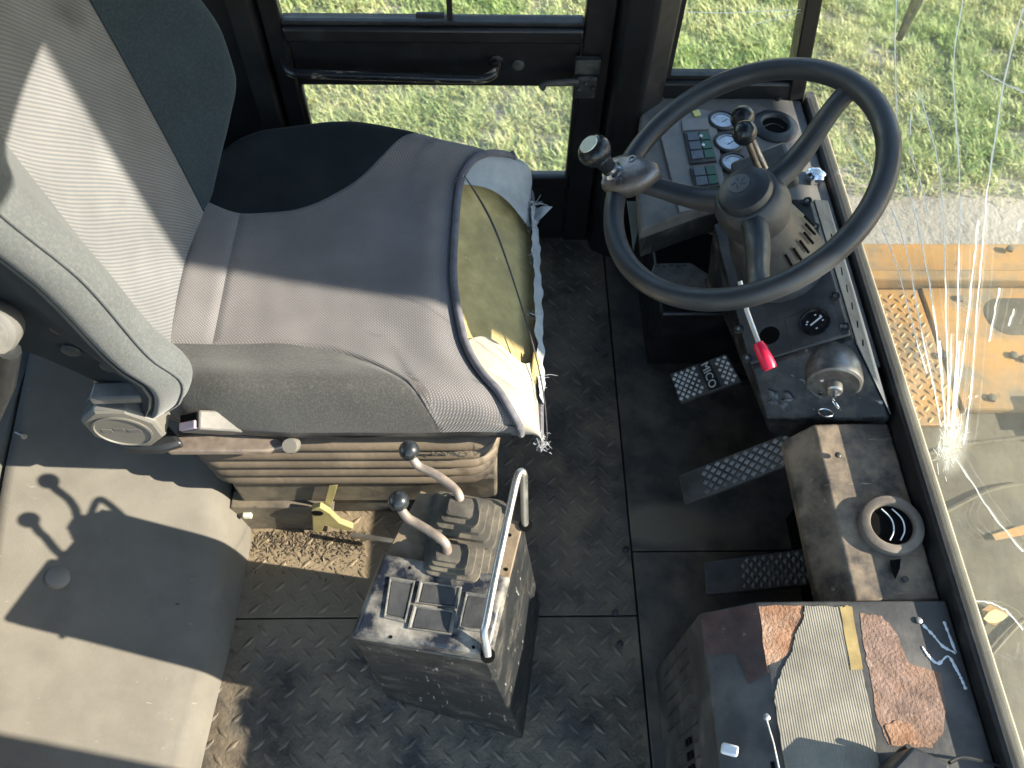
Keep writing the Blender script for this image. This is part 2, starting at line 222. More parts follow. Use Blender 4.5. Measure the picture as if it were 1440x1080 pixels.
# ------------------------------------------------------------------ mesh helpers
class MB:
    def __init__(s): s.v = []; s.f = []; s.uv = None
    def add(s, vs, fs):
        o = len(s.v); s.v += [V(p) for p in vs]; s.f += [tuple(i + o for i in f) for f in fs]; return s
    def box(s, c, size, ax=None):
        ax = ax or (V((1, 0, 0)), V((0, 1, 0)), V((0, 0, 1))); c = V(c)
        p = [c + ax[0] * (i * size[0] / 2) + ax[1] * (j * size[1] / 2) + ax[2] * (k * size[2] / 2) for k in (-1, 1) for j in (-1, 1) for i in (-1, 1)]
        return s.add(p, [(0, 2, 3, 1), (4, 5, 7, 6), (0, 1, 5, 4), (2, 6, 7, 3), (0, 4, 6, 2), (1, 3, 7, 5)])
    def mm(s, a, b): 
        a = V(a); b = V(b); return s.box((a + b) / 2, [abs(b[i] - a[i]) for i in range(3)])
    def prism(s, poly, ext):
        n = len(poly); ext = V(ext); p = [V(q) for q in poly]
        return s.add(p + [q + ext for q in p], [tuple(range(n - 1, -1, -1)), tuple(range(n, 2 * n))] + [(i, (i + 1) % n, n + (i + 1) % n, n + i) for i in range(n)])
    def loft(s, rings, caps=True, closed=True):
        n = len(rings[0]); vs = [p for r in rings for p in r]; fs = []
        for k in range(len(rings) - 1):
            for i in range(n if closed else n - 1):
                j = (i + 1) % n; fs.append((k * n + i, k * n + j, (k + 1) * n + j, (k + 1) * n + i))
        if caps: fs += [tuple(range(n - 1, -1, -1)), tuple(range((len(rings) - 1) * n, len(rings) * n))]
        return s.add(vs, fs)
    def tube(s, path, r, seg=10, caps=True, closed=False, squash=None):
        path = [V(p) for p in path]; n = len(path); rings = []; up = None
        for i in range(n):
            a = path[i - 1] if (i > 0 or closed) else path[0]; b = path[(i + 1) % n] if (i < n - 1 or closed) else path[-1]
            t = (b - a).normalized()
            if up is None: up = t.orthogonal().normalized()
            up = (up - t * up.dot(t)).normalized(); bi = t.cross(up)
            rr = r[i] if isinstance(r, (list, tuple)) else r
            rings.append([path[i] + (up * math.cos(q) + bi * math.sin(q)) * rr for q in [2 * math.pi * k / seg for k in range(seg)]])
        if closed: rings.append(rings[0]); return s.loft(rings, False)
        return s.loft(rings, caps)
    def lathe(s, prof, o, axis, seg=24, caps=True, ph=0.):
        o = V(o); ax = V(axis).normalized(); u = ax.orthogonal().normalized(); v = ax.cross(u)
        return s.loft([[o + ax * h + (u * math.cos(ph + 2 * math.pi * k / seg) + v * math.sin(ph + 2 * math.pi * k / seg)) * max(r, 1e-5) for k in range(seg)] for r, h in prof], caps)
    def ball(s, c, r, seg=20, sc3=(1, 1, 1)):
        c = V(c); rings = []
        for i in range(1, 12):
            q = math.pi * i / 12
            rings.append([c + V((math.sin(q) * math.cos(2 * math.pi * k / seg) * sc3[0], math.sin(q) * math.sin(2 * math.pi * k / seg) * sc3[1], -math.cos(q) * sc3[2])) * r for k in range(seg)])
        return s.loft(rings)
    def grid(s, fn, nu, nv, us=1., vs_=1.):
        pts = [fn(i / nu, j / nv) for i in range(nu + 1) for j in range(nv + 1)]
        o = len(s.v); s.add(pts, [(i * (nv + 1) + j, (i + 1) * (nv + 1) + j, (i + 1) * (nv + 1) + j + 1, i * (nv + 1) + j + 1) for i in range(nu) for j in range(nv)])
        return s
    def build(s, name, mat, parent=None, bevel=0., smooth=True, ang=38, kind=None, label=None, recalc=True, thick=0., uvs=None, seg=2):
        root = parent
        while root is not None and root.parent is not None: root = root.parent
        if parent is None:
            if s.v: mn = [min(p[i] for p in s.v) for i in range(3)]; mx = [max(p[i] for p in s.v) for i in range(3)]
            org = V(((mn[0] + mx[0]) / 2, (mn[1] + mx[1]) / 2, mn[2]))
        else: org = root.location
        me = bpy.data.meshes.new(name); me.from_pydata([tuple(p - org) for p in s.v], [], s.f)
        if recalc:
            bm = bmesh.new(); bm.from_mesh(me); bmesh.ops.recalc_face_normals(bm, faces=bm.faces); bm.to_mesh(me); bm.free()
        if uvs is not None:
            ul = me.uv_layers.new(name='UVMap'); li = np.zeros(len(me.loops), dtype=np.int32); me.loops.foreach_get('vertex_index', li)
            ul.data.foreach_set('uv', np.asarray(uvs, dtype=np.float32)[li].ravel())
        me.materials.append(mt[mat] if isinstance(mat, str) else mat)
        if smooth:
            me.polygons.foreach_set('use_smooth', [True] * len(me.polygons)); me.set_sharp_from_angle(angle=math.radians(ang))
        o = bpy.data.objects.new(name, me); sc.collection.objects.link(o)
        if parent is None: o.location = org
        else: o.parent = parent
        if thick:
            md = o.modifiers.new('thickness', 'SOLIDIFY'); md.thickness = thick; md.offset = -1
        if bevel:
            md = o.modifiers.new('bevel', 'BEVEL'); md.width = bevel; md.segments = seg; md.limit_method = 'ANGLE'; md.angle_limit = math.radians(40)
        if kind: o['kind'] = kind
        if label: o['label'] = label
        return o
def tag(o, label=None, cat=None, group=None, kind=None):
    for k, v in (('label', label), ('category', cat), ('group', group), ('kind', kind)):
        if v: o[k] = v
    return o
def thing(name, label, cat, loc, group=None):
    o = bpy.data.objects.new(name, None); sc.collection.objects.link(o); o.location = loc; o.empty_display_size = .05
    return tag(o, label, cat, group)
def sm(a, b, x):
    t = min(1, max(0, (x - a) / (b - a))); return t * t * (3 - 2 * t)
def lerp(a, b, t): return a + (b - a) * t
def curve(xs, ys, x):                 # smooth interpolation (Hermite)
    n = len(xs)
    if x <= xs[0]: return ys[0]
    if x >= xs[-1]: return ys[-1]
    k = max(i for i in range(n - 1) if xs[i] <= x); h = xs[k + 1] - xs[k]; u = (x - xs[k]) / h
    d = [(ys[i + 1] - ys[i]) / (xs[i + 1] - xs[i]) for i in range(n - 1)]
    def m(i):
        if i == 0: return d[0]
        if i == n - 1: return d[-1]
        return 0. if d[i - 1] * d[i] <= 0 else 2 * d[i - 1] * d[i] / (d[i - 1] + d[i])
    return (2 * u ** 3 - 3 * u * u + 1) * ys[k] + (u ** 3 - 2 * u * u + u) * h * m(k) + (-2 * u ** 3 + 3 * u * u) * ys[k + 1] + (u ** 3 - u * u) * h * m(k + 1)
def cr(pts, t):                       # Catmull-Rom through control points, t in 0..1
    n = len(pts) - 1; k = min(int(t * n), n - 1); u = t * n - k
    p0 = pts[max(k - 1, 0)]; p1 = pts[k]; p2 = pts[k + 1]; p3 = pts[min(k + 2, n)]
    return .5 * (2 * p1 + (p2 - p0) * u + (2 * p0 - 5 * p1 + 4 * p2 - p3) * u * u + (3 * p1 - p0 - 3 * p2 + p3) * u ** 3)
def smooth_path(pts, m=8):
    pts = [V(p) for p in pts]; n = (len(pts) - 1) * m
    return [cr(pts, i / n) for i in range(n + 1)]
def rrect(c, u, v, hu, hv, r, n=4):
    c = V(c); out = []
    for cx, cy, a0 in ((hu - r, hv - r, 0), (-hu + r, hv - r, 90), (-hu + r, -hv + r, 180), (hu - r, -hv + r, 270)):
        for k in range(n + 1):
            a = math.radians(a0 + 90 * k / n); out.append(c + u * (cx + r * math.cos(a)) + v * (cy + r * math.sin(a)))
    return out
def text_mesh(txt, name, mat, o, u, v, size, parent, ext=.0008):
    cu = bpy.data.curves.new('lettering', 'FONT'); cu.body = txt; cu.size = size; cu.extrude = ext; cu.align_x = 'CENTER'; cu.align_y = 'CENTER'
    cu.resolution_u = 3
    to = bpy.data.objects.new('lettering', cu); sc.collection.objects.link(to)
    bpy.context.view_layer.update()
    me = bpy.data.meshes.new_from_object(to.evaluated_get(bpy.context.evaluated_depsgraph_get())); bpy.data.objects.remove(to)
    root = parent
    while root.parent: root = root.parent
    u = V(u).normalized(); v = V(v); v = (v - u * v.dot(u)).normalized(); n = u.cross(v)
    for q in me.vertices: q.co = V(o) + u * q.co.x + v * q.co.y + n * q.co.z - root.location
    me.materials.clear(); me.materials.append(mt[mat]); me.name = name
    ob = bpy.data.objects.new(name, me); sc.collection.objects.link(ob); ob.parent = parent; return ob
X_, Y_, Z_ = V((1, 0, 0)), V((0, 1, 0)), V((0, 0, 1))

# ------------------------------------------------------------------ setting: ground, grass
GZ = -1.6
g = MB(); 
g.grid(lambda a, b: V((-30 + 60 * a, -20 + 60 * b, GZ + .02 * noise.noise(V((a * 40, b * 40, 0))))), 60, 60)
gm = M('bare_ground', (.24, .215, .165), .95, var=.3, vs=1.5, dust=((.32, .29, .225), .4, 2.5, .7), scr=((.07, .06, .045), .12, (5, 5, 5)), bump=(30, .8, .02))
tag(g.build('ground', gm), kind='structure')
def make_grass():
    n = 230000
    x = RNG.uniform(-2.4, 4.3, n); y = RNG.uniform(2.95, 6.4, n)
    def fbm(sx, off):
        return np.array([noise.noise(V((float(a) * sx + off, float(b) * sx, off))) for a, b in zip(gx, gy)])
    gx, gy = np.meshgrid(np.linspace(-2.4, 4.3, 180), np.linspace(2.95, 6.4, 100)); sh = gx.shape; gx = gx.ravel(); gy = gy.ravel()
    A = fbm(1.6, 3.1).reshape(sh); B = fbm(4.5, 9.7).reshape(sh); C = fbm(11., 5.3).reshape(sh)
    ix = ((x + 2.4) / 6.7 * 179).astype(int); iy = ((y - 2.95) / 3.45 * 99).astype(int)
    a, b, c = A[iy, ix], B[iy, ix], C[iy, ix]
    edge = np.clip((y - 3.05 - .12 * b) / .35, 0, 1)
    keep = RNG.uniform(0, 1, n) < edge * np.clip(.75 + .9 * c + .5 * b, .25, 1)
    x, y, a, b, c = x[keep], y[keep], a[keep], b[keep], c[keep]; n = len(x)
    h = RNG.uniform(.02, .065, n) * (1 + .7 * b + .4 * c); wd = RNG.uniform(.003, .006, n)
    th = RNG.uniform(0, 2 * np.pi, n); ln = RNG.uniform(.4, 1.5, n) * h
    dx, dy = np.cos(th), np.sin(th); px, py = -dy, dx
    z0 = np.full(n, GZ)
    v0 = np.stack([x - px * wd, y - py * wd, z0], 1); v1 = np.stack([x + px * wd, y + py * wd, z0], 1)
    mx = x + dx * ln * .35; my = y + dy * ln * .35
    v2 = np.stack([mx + px * wd * .8, my + py * wd * .8, z0 + h * .65], 1); v3 = np.stack([mx - px * wd * .8, my - py * wd * .8, z0 + h * .65], 1)
    v4 = np.stack([x + dx * ln, y + dy * ln, z0 + h], 1)
    vs = np.stack([v0, v1, v2, v3, v4], 1).reshape(-1, 3)
    me = bpy.data.meshes.new('grass'); me.vertices.add(n * 5); me.vertices.foreach_set('co', vs.ravel().astype(np.float32))
    base = np.arange(n)[:, None] * 5
    me.loops.add(n * 7); me.loops.foreach_set('vertex_index', np.concatenate([base + [0, 1, 2, 3], base + [3, 2, 4]], 1).ravel().astype(np.int32))
    me.polygons.add(n * 2); ls = (np.arange(n)[:, None] * 7 + [0, 4]).ravel(); me.polygons.foreach_set('loop_start', ls.astype(np.int32))
    me.update(calc_edges=True)
    dry = np.clip(.70 + .9 * a + .5 * c - .30 * np.clip((y - 3.2) / 2., 0, 1) + RNG.normal(0, .16, n), 0, 1)
    gcol = np.stack([RNG.uniform(.27, .35, n), RNG.uniform(.38, .45, n), RNG.uniform(.10, .15, n)], 1)
    dcol = np.stack([RNG.uniform(.52, .62, n), RNG.uniform(.53, .62, n), RNG.uniform(.24, .32, n)], 1)
    col = gcol * (1 - dry[:, None]) + dcol * dry[:, None]
    at = me.color_attributes.new('tone', 'FLOAT_COLOR', 'POINT'); at.data.foreach_set('color', np.repeat(np.concatenate([col, np.ones((n, 1))], 1), 5, 0).ravel().astype(np.float32))
    m = bpy.data.materials.new('grass_blades'); m.use_nodes = True; N = m.node_tree.nodes; L = m.node_tree.links; b_ = N['Principled BSDF']
    ca = N.new('ShaderNodeVertexColor'); ca.layer_name = 'tone'; L.new(ca.outputs[0], b_.inputs['Base Color']); b_.inputs['Roughness'].default_value = .6
    tl = N.new('ShaderNodeBsdfTranslucent'); L.new(ca.outputs[0], tl.inputs[0]); mx_ = N.new('ShaderNodeMixShader'); mx_.inputs[0].default_value = .4
    L.new(b_.outputs[0], mx_.inputs[1]); L.new(tl.outputs[0], mx_.inputs[2]); L.new(mx_.outputs[0], N['Material Output'].inputs[0])
    me.materials.append(m); o = bpy.data.objects.new('grass', me); sc.collection.objects.link(o)
    tag(o, 'patchy green and straw coloured grass outside the cab windows', 'grass', kind='stuff')
make_grass()

# ------------------------------------------------------------------ cab shell
fl = bpy.data.objects.new('cab_floor', None); sc.collection.objects.link(fl); fl.location = (0, .65, 0); tag(fl, kind='structure', label='dark steel cab floor of tread plates and plain sheets')
MB().mm((-1.3, -.08, -.06), (.66, 1.42, -.012)).build('floor_pan', 'black_shell', fl)
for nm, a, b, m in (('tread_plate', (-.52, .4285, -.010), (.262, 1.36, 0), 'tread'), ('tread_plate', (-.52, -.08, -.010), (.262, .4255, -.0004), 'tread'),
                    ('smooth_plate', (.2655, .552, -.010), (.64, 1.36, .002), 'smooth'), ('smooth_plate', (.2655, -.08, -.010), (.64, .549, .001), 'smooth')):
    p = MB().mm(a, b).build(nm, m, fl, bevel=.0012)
def lug_field(x0, x1, y0, y1, z):
    mb = MB(); p = .043; k = 0
    for i in range(int((x1 - x0) / p) + 1):
        for j in range(int((y1 - y0) / p) + 1):
            cx = x0 + .012 + i * p; cy = y0 + .014 + j * p
            if cx > x1 - .012 or cy > y1 - .012: continue
            for (ox, oy, an) in ((0, 0, 45), (p / 2, p / 2, -45)):
                qx, qy = cx + ox, cy + oy
                if qx > x1 - .01 or qy > y1 - .01: continue
                a = math.radians(an + random.uniform(-2, 2)); u = V((math.cos(a), math.sin(a), 0)); v = V((-u.y, u.x, 0)); c = V((qx, qy, z)); hh = random.uniform(.0014, .0026) * (.65 + .6 * abs(noise.noise(V((qx * 6, qy * 6, 1)))))
                ring = [c + u * (.0145 * math.cos(t)) + v * (.0046 * math.sin(t) * (1 - .35 * abs(math.cos(t)))) for t in [2 * math.pi * s / 8 for s in range(8)]]
                top = [c + (q - c) * .55 + Z_ * hh for q in ring]
                mb.loft([ring, top])
    return mb
lug_field(-.50, .26, .43, 1.35, 0).build('tread_lugs', 'lug', fl, kind='stuff', recalc=True)
lug_field(-.50, .26, -.06, .424, -.0004).build('tread_lugs', 'lug', fl, kind='stuff')
# floor bolts on the plain sheet and grit swept against the seat
for p in [(0.226, 0.375, 0.004), (0.252, 0.554, 0.004), (0.222, 0.431, 0.004), (0.073, 0.421, 0.004)]:
    MB().lathe([(.006, -.002), (.006, .002), (.004, .0035)], p, Z_, 12).build('floor_screw', 'black_worn', fl)
sh = bpy.data.objects.new('cab_shell', None); sc.collection.objects.link(sh); sh.location = (-.3, .65, 0)
tag(sh, kind='structure', label='black painted cab shell with posts and roof')
def shell(nm, a, b, m='black_shell', bev=.006): return MB().mm(a, b).build(nm, m, sh, bevel=bev)
shell('roof', (-1.30, -.12, 1.64), (.55, 1.45, 1.70)); shell('roof_header', (.40, -.06, 1.40), (.455, 1.40, 1.637))
shell('rear_wall', (-1.30, -.05, -.01), (-1.25, 1.38, .62)); shell('rear_header', (-1.29, -.05, 1.42), (-1.25, 1.38, 1.637))
shell('rear_post', (-1.30, -.10, .0), (-1.22, -.055, 1.637)); shell('rear_post', (-1.30, 1.385, .0), (-1.22, 1.43, 1.637))
shell('side_wall', (-1.217, -.09, -.01), (-.42, -.06, 1.637)); shell('side_wall', (-1.217, 1.375, -.01), (-.475, 1.40, 1.637)); shell('door_sill', (-.47, 1.367, -.05), (.22, 1.42, -.013))
shell('roof_rail', (-.468, 1.365, 1.52), (.44, 1.42, 1.636)); shell('front_wall', (.645, -.08, -.05), (.665, 1.40, .40))
# rear door post (beside the seat back) with a folded edge
MB().prism([(-.475, 1.33, 0), (-.435, 1.33, 0), (-.428, 1.372, 0), (-.475, 1.372, 0)], (0, 0, 1.51)).build('door_post', 'black_shell', sh, bevel=.004)
MB().tube([(-.437, 1.337, .02), (-.437, 1.337, 1.5)], .004, 8).build('door_seal', 'gasket', sh)
# wide front post between door and corner window, set at a slant
MB().prism([(.225, 1.37, -.01), (.232, 1.315, -.01), (.285, 1.285, -.01), (.335, 1.33, -.01), (.335, 1.40, -.01)], (-.004, 0, 1.53)).build('front_post', 'black_shell', sh, bevel=.008)
MB().prism([(.598, 1.335, .38), (.628, 1.335, .38), (.628, 1.385, .38), (.598, 1.385, .38)], (-.180, 0, 1.09)).build('corner_post', 'black_shell', sh, bevel=.003)
MB().prism([(.60, -.075, .0), (.65, -.075, .0), (.65, -.030, .0), (.60, -.030, .0)], (-.16, 0, 1.45)).build('corner_post', 'black_shell', sh, bevel=.003)
MB().mm((.30, 1.34, .405), (.61, 1.385, .462)).build('window_sill', 'black', sh, bevel=.006)
MB().mm((.333, 1.36, -.012), (.61, 1.39, .41)).build('side_wall', 'black_shell', sh)

# ------------------------------------------------------------------ windows
def pane(o, quad, mat, th):
    return MB().prism(quad, th).build('glass', mat, o, smooth=False)
ws = thing('windshield', 'cracked dusty windshield at the right with long white cracks', 'windshield', (.62, .65, .45))
def wx(z): return .62 - .165 * (z - .45)
IMP = (0.603, 0.494, 0.551)
mt['wsglass'] = glass('dusty_windshield', .05, ctr=(IMP[0] - .62, IMP[1] - .65, IMP[2] - .45)); mt['sideglass'] = glass('dusty_side_glass', .03); mt['doorglass'] = glass('dusty_door_glass', .12)
MB().prism([(wx(.43), -.03, .43), (wx(.43), 1.34, .43), (wx(1.45), 1.34, 1.45), (wx(1.45), -.03, 1.45)], (.005, 0, 0)).build('glass', 'wsglass', ws, smooth=False)
MB().mm((.6175, -.06, .372), (.634, 1.335, .438)).build('gasket', 'gasket', ws, bevel=.006)
MB().tube([(.635, -.05, .4415), (.635, 1.33, .4415)], .0032, 8).build('seal_edge', 'sealedge', ws)
cracks = [
 [(0.537, 0.857, 0.951), (0.544, 0.840, 0.908), (0.550, 0.818, 0.876), (0.554, 0.779, 0.850), (0.559, 0.733, 0.820), (0.565, 0.689, 0.781), (0.573, 0.641, 0.733), (0.582, 0.592, 0.681), (0.591, 0.543, 0.624), (0.600, 0.509, 0.574)],
 [(0.526, 0.736, 1.020), (0.532, 0.726, 0.981), (0.539, 0.710, 0.941), (0.547, 0.685, 0.895), (0.554, 0.658, 0.848), (0.562, 0.624, 0.803), (0.569, 0.589, 0.756), (0.578, 0.552, 0.707), (0.587, 0.506, 0.650), (0.596, 0.472, 0.593)],
 [(0.556, 1.035, 0.836), (0.563, 1.001, 0.794), (0.571, 0.953, 0.748), (0.577, 0.906, 0.712)],
 [(0.562, 0.893, 0.805), (0.563, 0.846, 0.794), (0.564, 0.801, 0.787), (0.567, 0.759, 0.772), (0.572, 0.715, 0.741), (0.579, 0.659, 0.696), (0.587, 0.604, 0.649), (0.594, 0.554, 0.607), (0.601, 0.513, 0.566)],
 [(0.566, 0.891, 0.774), (0.569, 0.884, 0.757), (0.572, 0.873, 0.742)],
 [(0.574, 0.866, 0.728), (0.575, 0.816, 0.724), (0.575, 0.774, 0.720), (0.577, 0.751, 0.710)],
 [(0.581, 0.853, 0.689), (0.582, 0.798, 0.682), (0.584, 0.743, 0.670), (0.587, 0.685, 0.650), (0.592, 0.623, 0.622), (0.597, 0.564, 0.590), (0.602, 0.513, 0.556)],
 [(0.592, 0.856, 0.619), (0.591, 0.805, 0.624), (0.593, 0.751, 0.616), (0.596, 0.692, 0.594), (0.599, 0.620, 0.575), (0.602, 0.571, 0.561), (0.604, 0.523, 0.547)],
 [(0.600, 0.866, 0.568), (0.599, 0.821, 0.575), (0.599, 0.765, 0.576), (0.601, 0.701, 0.566), (0.602, 0.643, 0.559), (0.603, 0.603, 0.556)],
 [(0.604, 1.087, 0.547), (0.599, 1.021, 0.575), (0.595, 0.951, 0.602)],
 [(0.561, 0.651, 0.809), (0.566, 0.626, 0.776), (0.573, 0.596, 0.733), (0.581, 0.567, 0.685), (0.593, 0.526, 0.617), (0.600, 0.501, 0.569)],
 [(0.585, 0.595, 0.661), (0.592, 0.557, 0.619), (0.600, 0.520, 0.572)], [(0.592, 0.611, 0.623), (0.596, 0.571, 0.597), (0.601, 0.524, 0.564)], [(0.583, 0.575, 0.674), (0.592, 0.534, 0.621), (0.600, 0.499, 0.571)],
 [(0.602, 0.475, 0.557), (0.600, 0.436, 0.574), (0.597, 0.394, 0.592), (0.593, 0.355, 0.614), (0.588, 0.312, 0.644)],
 [(0.614, 0.304, 0.486), (0.608, 0.290, 0.524), (0.603, 0.272, 0.555), (0.598, 0.242, 0.582)], [(0.562, 0.560, 0.799), (0.567, 0.547, 0.770), (0.573, 0.531, 0.737)], [(0.561, 0.524, 0.808), (0.565, 0.518, 0.786)],
 [(0.542, 0.766, 0.925), (0.540, 0.742, 0.936), (0.537, 0.712, 0.950), (0.535, 0.677, 0.967)], [(0.549, 0.586, 0.879), (0.551, 0.581, 0.868)]]
for cpts in cracks:
    off = V((-.0012, 0, 0)); pts = [V(p) + off for p in cpts]
    fine = []
    for a, b in zip(pts, pts[1:]):
        for k in range(4): fine.append(a.lerp(b, k / 4) + V((0, random.gauss(0, .0006), random.gauss(0, .0006))))
    fine.append(pts[-1]); n = len(fine); rr = [random.uniform(.0005, .0011) for _ in fine]
    MB().tube(fine, rr, 5).build('crack', 'crack', ws)
st = MB()
for k in range(120):
    a = random.gauss(math.pi / 2, .8) if random.random() < .7 else random.uniform(0, 2 * math.pi); r0 = abs(random.gauss(0, .012)); r1 = r0 + random.uniform(.006, .03)
    u = V((-.165 * math.sin(a), math.cos(a) * .6, math.sin(a))); o = V(IMP) + V((-.0012, random.gauss(0, .008), 0)); o.z += random.gauss(-.008, .022); o.x = wx(o.z) - .0012
    p0 = o + u * r0; p1 = o + u * r1; p0.x = wx(p0.z) - .0012; p1.x = wx(p1.z) - .0012
    st.tube([p0, p0.lerp(p1, .5) + V((0, random.gauss(0, .0012), 0)), p1], random.uniform(.00012, .0003), 4)
st.build('impact_star', 'crack', ws, kind='stuff')
qw = thing('quarter_window', 'small corner side window above the gauge panel', 'window', (.47, 1.36, .46))
MB().prism([(.337, 1.362, .463), (.612, 1.362, .463), (.46, 1.362, 1.40), (.337, 1.362, 1.40)], (0, .005, 0)).build('glass', 'sideglass', qw, smooth=False)
MB().mm((.336, 1.352, .463), (.346, 1.374, 1.40)).build('seal', 'gasket', qw); MB().mm((.347, 1.352, .4625), (.606, 1.374, .470)).build('seal', 'gasket', qw)
for c in ([(0.338, 1.358, 0.603), (0.410, 1.358, 0.601), (0.488, 1.358, 0.605), (0.584, 1.358, 0.610)], [(0.584, 1.358, 0.610), (0.530, 1.358, 0.594), (0.476, 1.358, 0.576)]):
    MB().tube(smooth_path(c, 4), .0007, 5).build('crack', 'crack', qw)
# ------------------------------------------------------------------ far door
dr = thing('cab_door', 'black cab door across the cab with upper and lower glass', 'door', (-.10, 1.36, 0))
DY0, DY1 = 1.345, 1.37
def dp(nm, a, b, m='black', bev=.004): return MB().mm(a, b).build(nm, m, dr, bevel=bev)
MB().mm((.2185, 1.374, -.01), (.236, 1.386, 1.51)).build('door_seal', 'gasket', sh); MB().mm((-.445, 1.374, -.01), (-.415, 1.386, 1.51)).build('door_seal', 'gasket', sh)
dp('stile', (-.424, DY0, .0), (-.388, DY1, 1.51)); dp('stile', (.166, DY0, .0), (.2225, DY1, 1.51))
dp('bottom_panel', (-.3875, DY0 + .006, .0), (.1655, DY1 - .003, .168)); dp('lower_rail', (-.3876, DY0, .169), (.1656, DY1, .206))
dp('middle_panel', (-.3874, DY0 + .008, .441), (.1654, DY1 - .004, .548)); dp('window_rail', (-.3877, DY0 - .012, .549), (.1657, DY1, .580), bev=.006)
dp('window_rail', (-.3873, DY0 - .004, .581), (.1653, DY1 - .002, .589), 'gasket', .002); dp('top_rail', (-.3878, DY0, 1.44), (.1658, DY1, 1.50))
dp('window_divider', (-.086, DY0 + .004, .590), (-.076, DY1 - .004, 1.438), 'gasket', .002)
dp('lower_seal', (-.3872, DY0 + .004, .207), (-.3800, DY1 - .004, .4405), 'gasket', .002); dp('lower_seal', (.1580, DY0 + .004, .207), (.1652, DY1 - .004, .4405), 'gasket', .002)
MB().mm((-.379, 1.356, .2065), (.157, 1.360, .4402)).build('lower_glass', 'doorglass', dr, smooth=False)
MB().mm((-.387, 1.350, .590), (-.087, 1.354, 1.438)).build('upper_glass', 'sideglass', dr, smooth=False, label='sliding rear pane of the upper door window')
MB().mm((-.130, 1.360, .590), (.165, 1.364, 1.438)).build('upper_glass', 'sideglass', dr, smooth=False, label='fixed front pane of the upper door window')
MB().mm((-.142, 1.340, .596), (-.090, 1.3485, .606)).build('pane_catch', 'plastic', dr, bevel=.002)
gb = smooth_path([(-0.401, 1.353, 0.502), (-0.393, 1.325, 0.508), (-0.380, 1.305, 0.507), (-0.346, 1.300, 0.508), (-0.181, 1.300, 0.503), (-0.047, 1.300, 0.499), (-0.010, 1.302, 0.503), (0.002, 1.318, 0.507), (0.004, 1.353, 0.498)], 6)
MB().tube(gb, .0085, 12).build('grab_bar', 'grabpaint', dr)
for c in ((-0.401, 1.352, 0.503), (0.004, 1.352, 0.499)): MB().lathe([(.015, 0), (.015, .003), (.011, .005)], c, -Y_, 16).build('bar_foot', 'black', dr)
MB().lathe([(.012, 0), (.012, .004), (.008, .006)], (0.046, 1.353, 0.493), -Y_, 16).build('plug', 'black_worn', dr)
la = MB().box((0.176, 1.335, 0.463), (.045, .03, .05)).build('latch', 'black_worn', dr, bevel=.004)
MB().box((0.178, 1.335, 0.505), (.048, .016, .032)).build('latch_plate', 'black_worn', la, bevel=.002)
MB().tube([(0.160, 1.318, 0.482), (0.129, 1.312, 0.483), (0.099, 1.310, 0.483), (0.091, 1.312, 0.473)], [.007, .007, .006, .009], 10).build('latch_lever', 'black_worn', la)
for c in [(0.163, 1.318, 0.489), (0.187, 1.318, 0.486), (0.164, 1.318, 0.463), (0.191, 1.318, 0.466), (0.177, 1.318, 0.476)]: MB().lathe([(.004, 0), (.004, .003), (.002, .004)], c, -Y_, 10).build('rivet', 'black_worn', la)

# ------------------------------------------------------------------ machine deck outside
dk = thing('machine_deck', 'yellow tread plated front deck of the machine outside the windshield', 'machine', (1.3, .7, 0))
DZ = .15
MB().mm((.68, -.9, -.25), (2.4, 1.20, DZ - .012)).build('frame', 'deckgrey', dk)
MB().mm((.675, .745, DZ - .011), (.900, 1.075, DZ)).build('tread_panel', 'deckyellow', dk, bevel=.002)
lm = MB()
for i in range(9):
    for j in range(13):
        for (ox, oy, an) in ((0, 0, 45), (.0125, .0125, -45)):
            a = math.radians(an); u = V((math.cos(a), math.sin(a), 0)); v = V((-u.y, u.x, 0)); c = V((.688 + i * .025 + ox, .756 + j * .025 + oy, DZ))
            if c.x > .893 or c.y > 1.068: continue
            ring = [c + u * (.0095 * math.cos(t)) + v * (.0034 * math.sin(t)) for t in [2 * math.pi * s / 8 for s in range(8)]]
            lm.loft([ring, [c + (q - c) * .55 + Z_ * .002 for q in ring]])
lm.build('tread_lugs', M('scuffed_yellow_lugs', (.34, .185, .045), .5, var=.3), dk, kind='stuff')
MB().mm((.905, .775, DZ - .011), (1.9, 1.078, DZ + .004)).build('hatch_cover', 'deckyellow', dk, bevel=.004)
MB().loft([rrect((1.26, 1.0, DZ + .0042), X_, Y_, .24, .048, .045, 6), rrect((1.26, 1.0, DZ + .0065), X_, Y_, .235, .044, .042, 6)]).build('hatch_recess', 'deckgrey', dk)
MB().mm((.675, 1.082, DZ - .011), (2.2, 1.112, DZ + .022)).build('deck_rail', 'deckyellow', dk, bevel=.004)
MB().mm((.675, 1.118, DZ - .011), (2.2, 1.205, DZ - .002)).build('outer_step', 'deckyellow', dk, bevel=.002)
MB().mm((1.05, .70, DZ - .011), (1.12, .80, DZ + .03)).build('hinge', 'deckdark', dk, bevel=.006)
pl = MB(); pl.grid(lambda a, b: V((.675 + 1.6 * a, -.3 + 1.035 * b, DZ - .004 + .004 * noise.noise(V((a * 9, b * 9, 4))))), 40, 30); pl.build('near_plate', 'deckgrey', dk)
for q in ([(0.879, 0.522, 0.152), (0.943, 0.540, 0.152), (0.937, 0.521, 0.152), (0.882, 0.511, 0.152)], [(0.817, 0.388, 0.152), (0.835, 0.398, 0.152), (0.864, 0.383, 0.152), (0.833, 0.362, 0.152), (0.818, 0.367, 0.152)]): MB().prism(q, (0, 0, .001)).build('paint_patch', 'deckyellow', dk)
